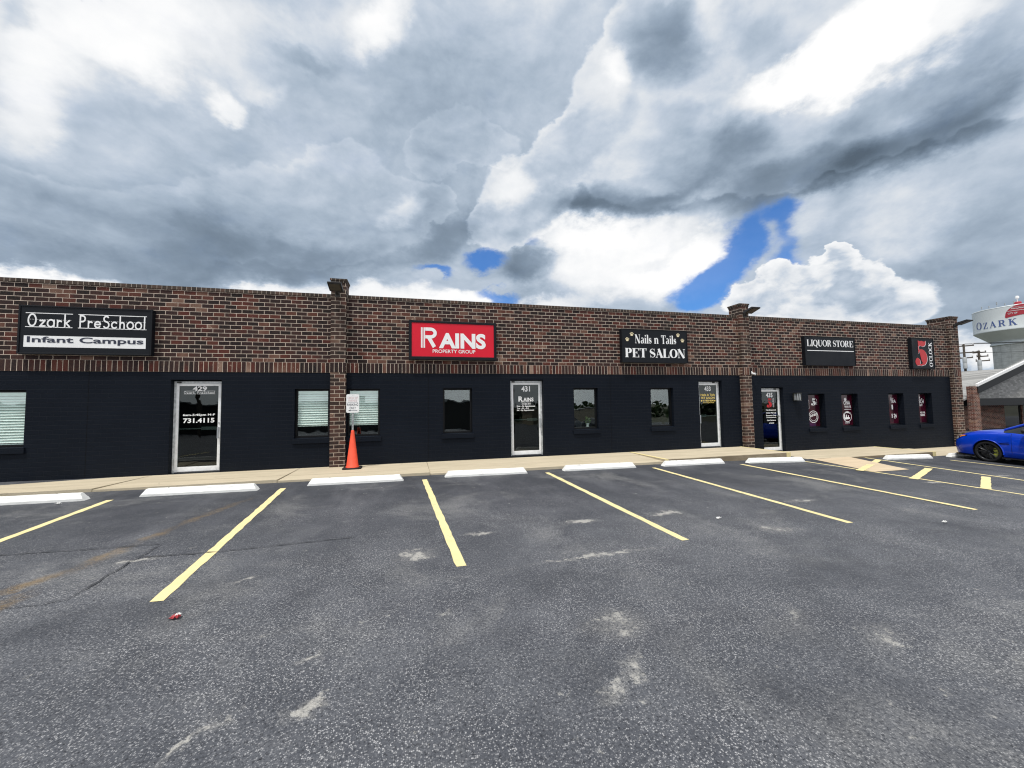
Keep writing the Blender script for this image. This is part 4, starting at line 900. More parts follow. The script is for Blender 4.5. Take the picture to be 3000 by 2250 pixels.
for i in range(46):
    a, h, r = rl.uniform(0, 6.28), rl.uniform(.02, .20), rl.uniform(.03, .13); c = Vector((5.33, 11.30, .89)); d = Vector((math.cos(a), math.sin(a), 0)); n = Vector((-d.y, d.x, 0)); p0 = c+Vector((0, 0, h*.5)); p1 = c+d*r*.6+Vector((0, 0, h+.03)); p2 = c+d*r*1.2+Vector((0, 0, h)); w_ = rl.uniform(.012, .024)
    mb.add([p0-n*.003, p0+n*.003, p1+n*w_, p2, p1-n*w_], [(0, 1, 2, 3, 4)])
mb.build('leaves', 'leaf', t_, fix=False)
MB().box(4.70, 5.62, WY+.205, WY+.42, .765, .798).build('inner_ledge', 'dim_floor', WF[4])

# ------------------------------------------------------------------ parking sign planted in a traffic cone
cx, cy = -1.362, 10.50; t_ = thing('parking_sign', (cx, cy, 0), 'white parking sign on a pole planted in an orange traffic cone', 'parking sign')
zf = -.012
mb = MB(); B = [(-.215, -.17), (-.17, -.215), (.17, -.215), (.215, -.17), (.215, .17), (.17, .215), (-.17, .215), (-.215, .17)]
mb.prism([(cx+p, cy+q) for p, q in B], 'z', zf, zf+.045); mb.build('cone_base', 'rubber', t_, bevel=.006)
MB().lathe([(.158, zf+.046), (.150, zf+.075), (.140, zf+.085), (.040, zf+.90), (.034, zf+.945), (.030, zf+.95), (.026, zf+.945), (.026, zf+.80)], (cx, cy, 0), 36).build('cone', 'cone', t_, smooth=40)
mb = MB(); mb.prism([(cx-.022, cy-.010), (cx-.010, cy-.018), (cx+.010, cy-.018), (cx+.022, cy-.010), (cx+.022, cy-.004), (cx+.010, cy-.004), (cx+.008, cy+.014), (cx-.008, cy+.014), (cx-.010, cy-.004), (cx-.022, cy-.004)], 'z', .10, 1.80); mb.build('post', 'galv', t_)
sx0, sx1, sz0, sz1 = cx-.150, cx+.150, 1.368, 1.826
def rrect(x0, x1, z0, z1, r): return arc(x1-r, z1-r, r, r, 0, 90, 5)+arc(x0+r, z1-r, r, r, 90, 180, 5)+arc(x0+r, z0+r, r, r, 180, 270, 5)+arc(x1-r, z0+r, r, r, 270, 360, 5)
mb = MB(); mb.prism(rrect(sx0, sx1, sz0, sz1, .035), 'y', cy-.026, cy-.019); mb.build('sign_panel', 'white_panel', t_)
W_, H_ = sx1-sx0, sz1-sz0; B_ = lambda u0, u1, v0, v1: (sx0+u0*W_, sx0+u1*W_, sz1-v1*H_, sz1-v0*H_)
fn = flat_y(cy-.0275)
for w_, q in (('CIRCLE OF', (.10, .88, .14, .26)), ('FRIENDS', (.18, .82, .29, .40))): lay(MB(), fit(font_text(w_, -.006, 1.05), *B_(*q)), fn).build('red_lettering', 'pink_ink', t_, fix=False)
for nm, g_ in (('lettering', fit(font_text('PARKING', .006), *B_(.07, .92, .50, .63))), ('lettering', fit(font_text('ONLY', .006), *B_(.26, .74, .68, .81))), ('rule', rect(*B_(.10, .90, .44, .45))),
    ('arrow', rect(*B_(.30, .86, .872, .890))+poly2([(sx0+.15*W_, sz1-.881*H_), (sx0+.33*W_, sz1-.915*H_), (sx0+.33*W_, sz1-.847*H_)]))): lay(MB(), g_, fn).build(nm, 'navy_ink', t_, fix=False)
MB().lathe([(0, -.004), (.008, -.004), (.009, 0)], (cx, cy-.0262, sz1-.022), 10, 'y').build('bolt', 'steel', t_)

# ------------------------------------------------------------------ concrete wheel stops
def stop_profile(): return [(-.085, 0), (-.083, .045), (-.062, .068), (-.044, .118), (-.028, .128), (.028, .128), (.044, .118), (.062, .068), (.083, .045), (.085, 0)]
def wheel_stop(x, y, half, label):
    z = gz(x, y); s_ = thing('wheel_stop', (x, y, z), label, 'wheel stop', 'white concrete wheel stops')
    pr = stop_profile(); n = 24; vs = []
    rr = random.Random(int(x*10)+70)
    for i in range(n+1):
        u = -half+2*half*i/n
        for (py, pz) in pr: vs.append((u, py+rr.uniform(-.0015, .0015), pz+(rr.uniform(-.0015, .0015) if pz else 0)))
    m_ = len(pr); fs = [(i*m_+j, (i+1)*m_+j, (i+1)*m_+j+1, i*m_+j+1) for i in range(n) for j in range(m_-1)]
    # the ends slope in
    e = len(vs)
    for sg in (-1, 1):
        for py, pz in pr: vs.append((sg*(half+.09-pz*.62), py*.86, pz*.98))
    for k, i in ((0, 0), (1, n)):
        fs += [(i*m_+j, i*m_+j+1, e+k*m_+j+1, e+k*m_+j) for j in range(m_-1)]; fs.append(tuple(e+k*m_+j for j in range(m_)))
    sl = (gz(x+half, y)-gz(x-half, y))/(2*half)
    MB().add([(a+x, b+y, c+z-.004+a*sl+b*.033) for a, b, c in vs], fs).build('concrete_bar', 'stop', s_, smooth=28)
    for sg in (-1, 1):
        px = x+sg*half*.62; MB().lathe([(0, .004), (.012, .004), (.014, -.004)], (px, y, gz(px, y)+.1275-.004), 10).build('rebar_pin', 'galv', s_)
    return s_
STOPS = [(-6.36, 8.55, .88, 'white wheel stop cut by the left edge of the photo'), (-3.72, 8.62, .84, 'white wheel stop in front of the leftmost door'), (-1.05, 8.80, .84, 'white wheel stop in front of the orange traffic cone'),
    (1.70, 8.93, .86, 'white wheel stop in front of the window left of the second door'), (4.53, 8.97, .88, 'white wheel stop right of the second door, below the plant window'), (7.20, 8.93, .84, 'white wheel stop with dark tyre scuffs, left of the third door'),
    (9.68, 8.74, .86, 'white wheel stop in front of the yellow corner of the raised sidewalk'), (14.92, 8.86, .88, 'white wheel stop right of the hatched access aisle'), (17.92, 8.98, .88, 'white wheel stop half hidden under the blue car')]
for q in STOPS: wheel_stop(*q)

# ------------------------------------------------------------------ litter
def scrap(name, x, y, size, m_, label, cat, seed):
    rr = random.Random(seed); s_ = MB(); n = 5; z = gz(x, y)+.012
    vs = [(x+(i/n-.5)*size[0]+rr.uniform(-.01, .01), y+(j/n-.5)*size[1]+rr.uniform(-.01, .01), z+abs(rr.gauss(0, .012))) for i in range(n+1) for j in range(n+1)]
    vs += [(a, b, c-.004) for a, b, c in vs]; k = (n+1)**2
    fs = [(i*(n+1)+j, (i+1)*(n+1)+j, (i+1)*(n+1)+j+1, i*(n+1)+j+1) for i in range(n) for j in range(n)]; fs += [tuple(k+q for q in f[::-1]) for f in fs]
    s_.add(vs, fs); o = s_.build(name, m_, fix=False); return tag(o, label, cat)
scrap('candy_wrapper', -1.85, 3.90, (.075, .028), 'wrapper', 'crumpled red and white wrapper on the bare asphalt', 'litter', 3)
scrap('paper_scrap', -1.83, 3.915, (.035, .02), 'paper', 'white torn scrap lying on the red wrapper', 'litter', 5)
scrap('paper_scrap', 4.42, 4.98, (.08, .03), 'paper', 'white paper scrap between two yellow stripes', 'litter', 7)
scrap('paper_scrap', 7.42, 4.03, (.05, .03), 'paper', 'small white scrap on asphalt near the right edge', 'litter', 8)
scrap('paper_scrap', -5.62, 8.30, (.06, .03), 'paper', 'white scrap beside the leftmost wheel stop', 'litter', 9)

# ------------------------------------------------------------------ cars
BODY = [(0, .46, .28, .56, .59), (.04, .62, .22, .635, .68), (.13, .76, .17, .70, .76), (.32, .855, .16, .79, .885), (.58, .892, .16, .845, .955), (.92, .905, .16, .885, 1.005), (1.22, .905, .17, .91, 1.03), (1.5, .90, .18, .92, 1.04),
        (1.85, .895, .18, .90, .98), (2.4, .895, .18, .915, .98), (3.2, .905, .18, .935, .985), (3.7, .905, .2, .955, 1.0), (4.2, .88, .22, .965, 1.02), (4.48, .80, .26, .945, 1.0), (4.6, .70, .32, .88, .93)]
def body_at(l):
    for a, b in zip(BODY, BODY[1:]):
        if l <= b[0]:
            k = (l-a[0])/(b[0]-a[0]); return [p+(q-p)*k for p, q in zip(a[1:], b[1:])]
    return list(BODY[-1][1:])
def body_profile(l):
    w_, zb, zs, zt = body_at(l); m_ = (zb+zs)/2
    return [(0, zb), (.80*w_, zb), (.94*w_, zb+.04), (.985*w_, zb+.17), (1.0*w_, m_), (.995*w_, m_+.10), (.975*w_, zs-.075), (.94*w_, zs-.015), (.86*w_, zs+.018), (.55*w_, zt-.018), (.25*w_, zt-.004), (0, zt)]
def body_pt(l, s_, side=-1, lift=0):
    p = body_profile(l); i = min(int(s_), len(p)-2); k = s_-i; x = p[i][0]+(p[i+1][0]-p[i][0])*k; z = p[i][1]+(p[i+1][1]-p[i][1])*k
    dx_, dz_ = p[i+1][0]-p[i][0], p[i+1][1]-p[i][1]; n = math.hypot(dx_, dz_) or 1
    return Vector((side*(x+dz_/n*lift), l, z-dx_/n*lift))
def car(xc, yn, ang, paint, label, name='parked_car', full=True):
    """ang: heading of the nose; (xc, yn) is the middle of the front bumper"""
    c, s_ = math.cos(ang), math.sin(ang); K = .915
    def T(p):
        x, l, z = p; z = z if z <= .40 else .40+(z-.40)*1.10; x *= K; l *= K; z *= K; X, Y = xc+x*c+l*s_, yn+x*s_-l*c
        return Vector((X, Y, gz(X, Y)*1.0+z))
    ctr = T((0, 2.3, 0)); root = thing(name, tuple(ctr), label, 'car')
    def B(mb, nm, m_, par=root, **k): mb.v = [T(v) for v in mb.v]; return mb.build(nm, m_, par, **k)
    L = sorted({b[0] for b in BODY}|{.02, .08, .22, .45, .75, 1.05, 1.35, 2.1, 2.8, 3.45, 3.95, 4.35}); mb = MB(); n = len(body_profile(1))*2-2
    for l in L:
        p = body_profile(l); ringp = [(-x, z) for x, z in p]+[(x, z) for x, z in p[-2:0:-1]]; mb.v += [Vector((x, l, z)) for x, z in ringp]
    for i in range(len(L)-1):
        for j in range(n): mb.f.append((i*n+j, i*n+(j+1) % n, (i+1)*n+(j+1) % n, (i+1)*n+j)); mb.mi.append(0)
    mb.f += [tuple(range(n)), tuple(range((len(L)-1)*n, len(L)*n))[::-1]]; mb.mi += [0, 0]
    body = B(mb, 'body', paint)
    cut = MB()
    for l in (.95, 3.60):
        for sd in (-1, 1): cut.lathe([(0, sd*.62), (.362, sd*.62), (.362, sd*1.2), (0, sd*1.2)], (0, l, .325), 40, 'x')
    co = B(cut, 'cut', 'rubber', None); bo = body.modifiers.new('arch', 'BOOLEAN'); bo.object = co; bo.operation = 'DIFFERENCE'; bo.solver = 'EXACT'
    bpy.context.view_layer.update(); me = bpy.data.meshes.new_from_object(body.evaluated_get(bpy.context.evaluated_depsgraph_get())); body.modifiers.clear(); body.data = me; body.data.name = 'body'; bpy.data.objects.remove(co)
    for p in me.polygons: p.use_smooth = True
    me.set_sharp_from_angle(angle=R(38))
    for l in (.95, 3.60):
        for sd in (-1, 1):
            x0 = sd*.895; mb = MB(); prof = [(.245, -.10), (.252, -.022), (.264, -.004), (.292, 0), (.314, -.012), (.325, -.035), (.325, -.185), (.30, -.21), (.245, -.21)]
            mb.lathe([(r, x0+sd*h) for r, h in prof], (0, l, .325), 48, 'x', closed=True); tyre = B(mb, 'wheel', 'tyre', smooth=40)
            mb = MB(); mb.lathe([(r, x0+sd*h) for r, h in [(.248, -.013), (.258, -.008), (.258, -.035), (.24, -.05), (.235, -.20), (.23, -.20), (.232, -.05), (.242, -.018)]], (0, l, .325), 48, 'x', closed=True)
            for k in range(10):
                a = 2*math.pi*k/10; 
                for da in (-.13, .13):
                    p0 = (x0-sd*.040, l+.05*math.cos(a), .325+.05*math.sin(a)); p1 = (x0-sd*.020, l+.15*math.cos(a+da*.35), .325+.15*math.sin(a+da*.35)); p2 = (x0-sd*.022, l+.243*math.cos(a+da), .325+.243*math.sin(a+da)); mb.tube([p0, p1, p2], [.013, .010, .009], 6)
            mb.lathe([(0, x0-sd*.028), (.03, x0-sd*.028), (.055, x0-sd*.040), (.055, x0-sd*.07), (0, x0-sd*.07)], (0, l, .325), 20, 'x'); B(mb, 'rim', 'rim', tyre, smooth=35)
            mb = MB(); mb.lathe([(.06, x0-sd*.10), (.205, x0-sd*.10), (.205, x0-sd*.125), (.06, x0-sd*.125)], (0, l, .325), 36, 'x', closed=True); B(mb, 'brake_disc', 'disc', tyre)
            if full and l < 2:
                a0, a1 = -48, 42; mb = MB(); pts = []; n_ = 10
                for rr in (.128, .226):
                    for i in range(n_+1):
                        a = R(a0+(a1-a0)*i/n_); pts.append((l+rr*math.cos(a), .325+rr*math.sin(a)))
                outline = pts[:n_+1]+pts[n_+1:][::-1]; mb.prism(outline, 'x', min(x0-sd*.060, x0-sd*.15), max(x0-sd*.060, x0-sd*.15)); B(mb, 'brake_caliper', 'caliper', tyre)
            mb = MB(); mb.lathe([(.350, sd*.625), (.350, sd*.88)], (0, l, .325), 40, 'x'); mb.lathe([(0, sd*.63), (.350, sd*.63)], (0, l, .325), 40, 'x'); B(mb, 'wheel_well', 'rubber', fix=False)
    CAB = [(1.30, .80, .72, 1.03), (1.68, .80, .665, 1.20), (2.12, .80, .625, 1.365), (2.45, .80, .61, 1.445), (2.9, .80, .605, 1.465), (3.3, .80, .605, 1.435), (3.7, .79, .625, 1.315), (4.0, .77, .66, 1.13), (4.16, .75, .70, 1.0)]
    def cab(l, lift=0):
        for a, b in zip(CAB, CAB[1:]):
            if l <= b[0]+1e-6:
                k = (l-a[0])/(b[0]-a[0]); wb, wt, zt = [p+(q-p)*k for p, q in zip(a[1:], b[1:])]; break
        zb = body_at(l)[2]-.02; wb2 = wb
        return [(-wb2-lift, zb), (-(wb2*.35+wt*.65)-lift, zb+(zt-zb)*.62), (-wt-lift*.7, zt-.035+lift*.5), (-wt*.90, zt+lift), (-wt*.45, zt+.022+lift), (0, zt+.03+lift), (wt*.45, zt+.022+lift), (wt*.90, zt+lift), (wt+lift*.7, zt-.035+lift*.5), ((wb2*.35+wt*.65)+lift, zb+(zt-zb)*.62), (wb2+lift, zb)]
    def loft(ls, rng_, lift):
        mb = MB(); rows = [[Vector((p[0], l, p[1])) for p in cab(l, lift)[rng_[0]:rng_[1]]] for l in ls]; m_ = len(rows[0]); mb.v = [v for r in rows for v in r]
        for i in range(len(rows)-1):
            for j in range(m_-1): mb.f.append((i*m_+j, i*m_+j+1, (i+1)*m_+j+1, (i+1)*m_+j)); mb.mi.append(0)
        return mb
    cl = [1.30, 1.45, 1.68, 1.95, 2.12, 2.3, 2.45, 2.7, 2.9, 3.1, 3.3, 3.5, 3.7, 3.85, 4.0, 4.16]
    B(loft(cl, (0, 11), 0), 'window', 'car_glass', smooth='all')
    B(loft([2.12, 2.3, 2.45, 2.7, 2.9, 3.1, 3.3, 3.5], (2, 9), .006), 'roof', paint, smooth='all')
    for sd in (0, 8):
        for a, b in (((1.30, 2.12)), ((3.5, 4.16))):
            mb = MB(); pts = []
            for i in range(7):
                l = a+(b-a)*i/6; q = cab(l, .004); p = q[2] if sd == 0 else q[8]; pts.append((p[0], l, p[1]+.012))
            mb.tube(pts, .034, 8); B(mb, 'pillar', paint, smooth=50)
        mb = MB(); q0, q2 = (cab(2.75, .004)[0], cab(2.75, .004)[2]) if sd == 0 else (cab(2.75, .004)[10], cab(2.75, .004)[8]); mb.tube([(q0[0], 2.72, q0[1]), (q2[0], 2.80, q2[1]+.01)], .035, 6); B(mb, 'pillar', 'gloss_black')
    def patch(l0, l1, s0, s1, sd, lift, nl=6, ns=5, taper=0):
        mb = MB(); 
        for i in range(nl+1):
            for j in range(ns+1):
                l = l0+(l1-l0)*i/nl; f = taper*i/nl; a = s0+(s1-s0)*f*.5; b = s1-(s1-s0)*f*.5; mb.v.append(body_pt(l, a+(b-a)*j/ns, sd, lift))
        mb.f = [(i*(ns+1)+j, (i+1)*(ns+1)+j, (i+1)*(ns+1)+j+1, i*(ns+1)+j+1) for i in range(nl) for j in range(ns)]; mb.mi = [0]*len(mb.f); return mb
    for sd in (-1, 1):
        h_ = B(patch(.06, .46, 5.9, 7.6, sd, .004, taper=.7), 'headlight', 'gloss_black', smooth='all', fix=False)
        B(patch(.11, .21, 6.2, 7.3, sd, .008), 'lamp_lens', 'lamp_clear', h_, smooth='all', fix=False); B(patch(.25, .41, 6.35, 7.15, sd, .008, taper=.5), 'side_reflector', 'amber', h_, smooth='all', fix=False)
        m_ = MB(); m_.lathe([(0, -.11), (.05, -.10), (.085, -.04), (.09, .03), (.06, .05), (0, .05)], (0, 0, 0), 16, 'y'); m_.v = [Vector((sd*(.985+v.x*1.15), 1.84-v.y, 1.02+v.z*.78)) for v in m_.v]; m_.tube([(sd*.87, 1.84, .96), (sd*.96, 1.84, .99)], .022, 6); B(m_, 'wing_mirror', 'gloss_black', smooth=50)
        if full:
            B(patch(1.40, 3.12, 1.2, 2.9, sd, .012, 8, 3), 'side_skirt', paint, smooth='all', fix=False)
            mb = MB(); mb.prism([(1.30, .20), (3.25, .20), (3.25, .165), (1.30, .165)], 'x', min(sd*.84, sd*.965), max(sd*.84, sd*.965)); B(mb, 'sill_blade', 'gloss_black')
            v_ = B(patch(1.26, 1.46, 4.55, 4.75, sd, .010, 3, 2), 'fender_vent', 'gloss_black', smooth='all', fix=False)
            B(patch(1.22, 1.46, 4.85, 7.0, sd, .018, 4, 6, taper=.25), 'vent_panel', paint, v_, smooth='all', fix=False)
            mb = MB(); pts = [tuple(body_pt(1.50, 2.6+.25*i, sd, .002)) for i in range(20)]; mb.tube(pts, .004, 4); B(mb, 'door_gap', 'gloss_black')
            mb = MB(); mb.lathe([(.362, sd*.80), (.385, sd*.885), (.372, sd*.918), (.362, sd*.915)], (0, .95, .325), 48, 'x'); mb.v = [Vector((v.x, v.y, v.z)) for v in mb.v]; mb.f = [f for f in mb.f if min(mb.v[i].z for i in f) > .27 and not any(mb.v[i].y < .60 and mb.v[i].z < .4 for i in f)]; mb.mi = [0]*len(mb.f); B(mb, 'wheel_arch_flare', paint, smooth='all', fix=False)
    mb = MB(); mb.prism([(-.74, .10), (-.55, -.005), (.55, -.005), (.74, .10), (.86, .32), (.885, .58), (.80, .58), (.70, .2), (-.70, .2), (-.80, .58), (-.885, .58), (-.86, .32)], 'z', .14, .175); B(mb, 'front_lip', 'gloss_black')
    mb = MB(); mb.prism([(-.34, .56), (.34, .56), (.30, .28), (.36, .30), (-.36, .30), (-.30, .28)][:4], 'y', -.012, .05); B(mb, 'grille', 'gloss_black')
    if full:
        mb = MB(); mb.prism([(.86, .86), (.90, .915), (1.25, .965), (1.42, .965), (1.42, .90)], 'x', -.26, .26); B(mb, 'hood_scoop', paint, bevel=.015)
    return root
car(17.68, 8.90, 0, 'car_blue', 'bright blue sports sedan parked nose-in at the right edge, with lime brake calipers', 'parked_car')

# ------------------------------------------------------------------ the shingled building beyond
nb = thing('shingled_building', (42, 20, -.7), 'low building with grey shingled gable, dark fascia and red brick pier, beyond the blue car', 'building')
GY = 17.3; rz = lambda x: 2.36+.312*(x-36.0); APX = 43.2
mb = MB(); wall_grid(mb, 36.6, 60, -1.2, 1.02, [(41.66, 43.6, -.76, 1.0), (43.75, 45.7, -.76, 1.0)], y=18.8, deep=.2); mb.box(36.6, 36.8, 18.805, 44, -1.2, 1.40); mb.build('wall', 'red_brick', nb)
for x0 in (41.66, 43.75):
    mb = MB(); frame_boxes(mb, x0+.002, x0+1.93, -.758, .998, 18.86, 18.93, .07, .07, .07, .07); f = mb.build('window', 'dark_frame', nb); MB().box(x0+.073, x0+1.86, 18.885, 18.90, -.688, .928).build('pane', 'car_glass', f)
MB().box(35.40, 36.02, GY+.02, GY+.32, -1.2, 2.30).build('brick_pier', 'red_brick', nb)
mb = MB(); mb.prism([(36.05, 1.50), (2*APX-36.05, 1.50), (2*APX-36.05, rz(36.05)-.02), (APX, rz(APX)-.02), (36.05, rz(36.05)-.02)], 'y', GY+.34, GY+.5); mb.build('gable_cladding', 'shingle', nb)
mb = MB(); mb.box(36.03, 60, GY+.10, 18.78, 1.03, 1.495); mb.build('eave_beam', 'black_trim', nb)
mb = MB(); mb.prism([(35.85, rz(35.85)-.50), (APX, rz(APX)-.50), (2*APX-35.85, rz(35.85)-.50), (2*APX-35.85, rz(35.85)-.02), (APX, rz(APX)-.02), (35.85, rz(35.85)-.02)], 'y', GY-.02, GY+.05); mb.build('fascia', 'black_trim', nb)
mb = MB(); mb.prism([(35.80, rz(35.8)-.015), (APX, rz(APX)-.015), (2*APX-35.8, rz(35.8)-.015), (2*APX-35.8, rz(35.8)+.05), (APX, rz(APX)+.05), (35.80, rz(35.8)+.05)], 'y', GY+.06, 17.62); mb.build('gable_roof', 'shingle', nb)
mb = MB(); mb.prism([(35.80, rz(35.8)-.015), (APX, rz(APX)-.015), (2*APX-35.8, rz(35.8)-.015), (2*APX-35.8, rz(35.8)+.16), (APX, rz(APX)+.16), (35.80, rz(35.8)+.16)], 'y', GY-.06, GY+.058); mb.build('drip_edge', 'white_plastic', nb)
mz = lambda x: 1.50+(x-35.2)*.315
mb = MB(); mb.prism([(35.2, 1.50), (42, mz(42)), (48.8, 1.50), (48.8, 1.38), (42, mz(42)-.12), (35.2, 1.38)], 'y', 17.64, 46); mb.build('roof', 'shingle', nb)
mb = MB(); mb.box(35.3, 36.58, 18.6, 46, 1.05, 1.375); mb.build('soffit', 'black_trim', nb)
mb = MB(); mb.box(36.48, 36.595, 19.1, 21.5, -.45, .75); mb.build('side_window', 'grey_steel', nb)
mb = MB(); mb.lathe([(0, -.10), (.2, -.09), (.26, 0), (.2, .05), (0, .06)], (36.45, 19.0, .12), 16, 'x'); mb.build('wall_meter', 'white_plastic', nb, smooth=40)

# ------------------------------------------------------------------ water tower
TA, TD = R(67.0), 220.0; TC = Vector((math.sin(TA)*TD, math.cos(TA)*TD, -3.5)); TR = 10.6
wt = thing('water_tower', tuple(TC), 'white water tower on a concrete pedestal, with blue lettering and a red emblem', 'water tower')
cc = (TC.x, TC.y, 0); td = Vector((math.sin(TA), math.cos(TA), 0)); tr = Vector((td.y, -td.x, 0))
MB().lathe([(6.5, -3.5), (6.5, 19.8)], cc, 64).build('pedestal', 'formed', wt, smooth='all')
MB().lathe([(6.5, 19.8), (7.0, 19.8), (7.0, 20.3), (6.8, 20.4), (6.8, 20.9), (7.0, 20.95), (6.9, 21.05), (6.4, 21.05)], cc, 64).build('ring_girder', 'tank', wt, smooth=30)
MB().lathe([(6.9, 21.051), (TR, 24.3)], cc, 72).build('tank_cone', 'tank_shade', wt, smooth='all')
MB().lathe([(TR, 24.301), (TR+.04, 24.5), (TR, 24.7), (TR, 31.95), (TR+.05, 32.0), (TR-.05, 32.15), (6, 32.95), (0, 33.4)], cc, 96).build('tank', 'tank', wt, smooth=40)
def on_tank(u, v_, e=0): a = u/TR; r = TR+.05+e; return TC*0+Vector((TC.x, TC.y, 0))-td*(r*math.cos(a))+tr*(r*math.sin(a))+Vector((0, 0, v_))
def fine(geo, n=3):
    return geo
mb = MB(); TG = serif(.17, .06, .09)
for g_ in fit(glyph_text('OZARK', TG, .16, small={'Z': .80, 'A': .80, 'R': .80, 'K': .80}), R(-63)*TR, R(-3)*TR, 25.55, 28.2, (0, 1)):
    vs, fs = g_; nv, nf = list(vs), []
    # letters are cut finer so that they follow the curve of the tank
    for f in fs:
        a, b, c, d = [vs[i] for i in f]; k = 6
        base = len(nv)
        for i in range(k+1):
            p, q = a.lerp(d, i/k), b.lerp(c, i/k)
            for j in range(4): nv.append(p.lerp(q, j/3))
        nf += [(base+i*4+j, base+i*4+j+1, base+(i+1)*4+j+1, base+(i+1)*4+j) for i in range(k) for j in range(3)]
    lay(mb, [(nv, nf)], on_tank)
mb.build('lettering', 'tower_blue', wt, fix=False)
def emblem(cu, cz, rr, lo, hi, n=40):
    mb = MB(); us = [cu-rr+2*rr*i/n for i in range(n+1)]
    for a, b in zip(us, us[1:]):
        q = []
        for u in (a, b):
            k = math.sqrt(max(0, rr*rr-(u-cu)**2)); z1 = min(cz+k, hi(u)); z0 = max(cz-k, lo(u)); q.append((u, z0, max(z0, z1)))
        if q[0][2]-q[0][1] < .01 and q[1][2]-q[1][1] < .01: continue
        mb.quad(on_tank(q[0][0], q[0][1]), on_tank(q[1][0], q[1][1]), on_tank(q[1][0], q[1][2]), on_tank(q[0][0], q[0][2]))
    return mb
CU = R(3.5)*TR; sw = lambda u: 28.05+.26*(u-CU+3.6)-.02*(u-CU+3.6)**2
em = emblem(CU, 28.5, 3.65, sw, lambda u: 40).build('emblem', 'tower_red', wt, fix=False)
emblem(CU+3.2, 27.1, 1.7, lambda u: 25.9+.05*(u-CU), lambda u: 28.2-.38*(u-CU-1.6)).build('emblem', 'tower_red', wt, fix=False)
for g_ in (fit(font_text('CITY OF', .02), CU-3.0, CU-1.0, 29.2, 29.72), rect(CU-3.0, CU+3.2, 30.2, 30.34), fit(font_text('~~~~~~', .02), CU-2.3, CU+2.5, 30.75, 31.1), rect(CU-2.2, CU+2.2, 31.35, 31.42)):
    mb = MB()
    for vs, fs in g_:
        if len(fs) == 1 and len(vs) == 4:
            n = 24; x0, x1, z0, z1 = vs[0].x, vs[1].x, vs[0].y, vs[2].y
            for i in range(n): a, b = x0+(x1-x0)*i/n, x0+(x1-x0)*(i+1)/n; mb.quad(on_tank(a, z0, .03), on_tank(b, z0, .03), on_tank(b, z1, .03), on_tank(a, z1, .03))
        else: lay(mb, [(vs, fs)], lambda u, v_, e: on_tank(u, v_, .03+e))
    mb.build('emblem_lettering', 'tank', em, fix=False)
for ph, h, m_ in ((-62, 1.6, 'galv'), (-44, 1.1, 'galv'), (-30, 1.9, 'galv'), (-18, 1.0, 'galv'), (-6, 1.3, 'galv')):
    p = on_tank(R(ph)*TR, 32.3, -1.6); mb = MB(); mb.tube([p, p+Vector((0, 0, h))], .06, 6); mb.tube([p+Vector((0, 0, h*.55)), p+Vector((0, 0, h))], .16, 6); mb.build('antenna', m_, wt)
p = on_tank(R(-2)*TR, 32.9, -5.5); MB().lathe([(.9, 0), (.9, .7), (.7, .9), (0, .9)], tuple(p), 20).build('hatch', 'tower_red', wt, smooth=30)
p = on_tank(R(-2)*TR, 33.8, -5.5); MB().lathe([(.14, 0), (.14, 1.1), (.42, 1.15), (.48, 1.6), (.3, 2.0), (0, 2.1)], tuple(p), 16).build('beacon', 'white_plastic', wt, smooth=40)

# ------------------------------------------------------------------ utility poles behind the shops
def pole(x, y, top, base, arms, label, can=None, along=(.52, -1.05)):
    t_ = thing('utility_pole', (x, y, base), label, 'utility pole', 'utility poles'); d = Vector((along[0], along[1], 0)).normalized()
    MB().tube([(x, y, base), (x, y, (base+top)/2), (x, y, top)], [.14, .125, .10], 10).build('pole', 'wood_pole', t_, smooth=50)
    for z, a0, a1 in arms:
        c = Vector((x, y, z)); mb = MB(); p, q = c+d*a0, c+d*a1; n = Vector((-d.y, d.x, 0))*.06
        mb.add([p-n+Vector((0, 0, s_*.07)) for s_ in (-1, 1)]+[p+n+Vector((0, 0, s_*.07)) for s_ in (-1, 1)]+[q-n+Vector((0, 0, s_*.07)) for s_ in (-1, 1)]+[q+n+Vector((0, 0, s_*.07)) for s_ in (-1, 1)], [(0, 1, 3, 2), (4, 6, 7, 5), (0, 4, 5, 1), (2, 3, 7, 6), (0, 2, 6, 4), (1, 5, 7, 3)])
        ar = mb.build('crossarm', 'wood_pole', t_)
        for k in (.05, .35, .95):
            w_ = p.lerp(q, k); MB().lathe([(.03, .07), (.07, .12), (.05, .17), (.07, .21), (.03, .27)], tuple(w_), 8).build('insulator', 'porcelain', ar)
    for z in (can or []):
        w_ = Vector((x, y, z))-Vector((.30, .15, 0)); MB().lathe([(0, -.36), (.19, -.34), (.19, .30), (.15, .36), (0, .38)], tuple(w_), 18).build('transformer', 'grey_steel', t_, smooth=35)
    return t_
pole(67.17, 33.36, 8.35, -1.2, [(8.1, -.62, .85), (7.25, -.62, 1.3), (6.6, -.4, .7)], 'brown utility pole with two crossarms between the end pilaster and the water tower', [6.3, 5.6])
pole(68.3, 32.6, 7.45, -1.2, [(7.2, -.5, .6), (6.7, -.2, .75), (6.15, -.3, .85)], 'shorter utility pole with grey transformers close beside the taller pole', [5.9, 5.3])
def wire(a, b, sag, r, label, grp='overhead wires'):
    a, b = Vector(a), Vector(b); pts = [a.lerp(b, i/16)-Vector((0, 0, sag*4*(i/16)*(1-i/16))) for i in range(17)]
    return tag(MB().tube(pts, r, 5).build('overhead_wire', 'rubber', smooth='all'), label, 'wire', grp)
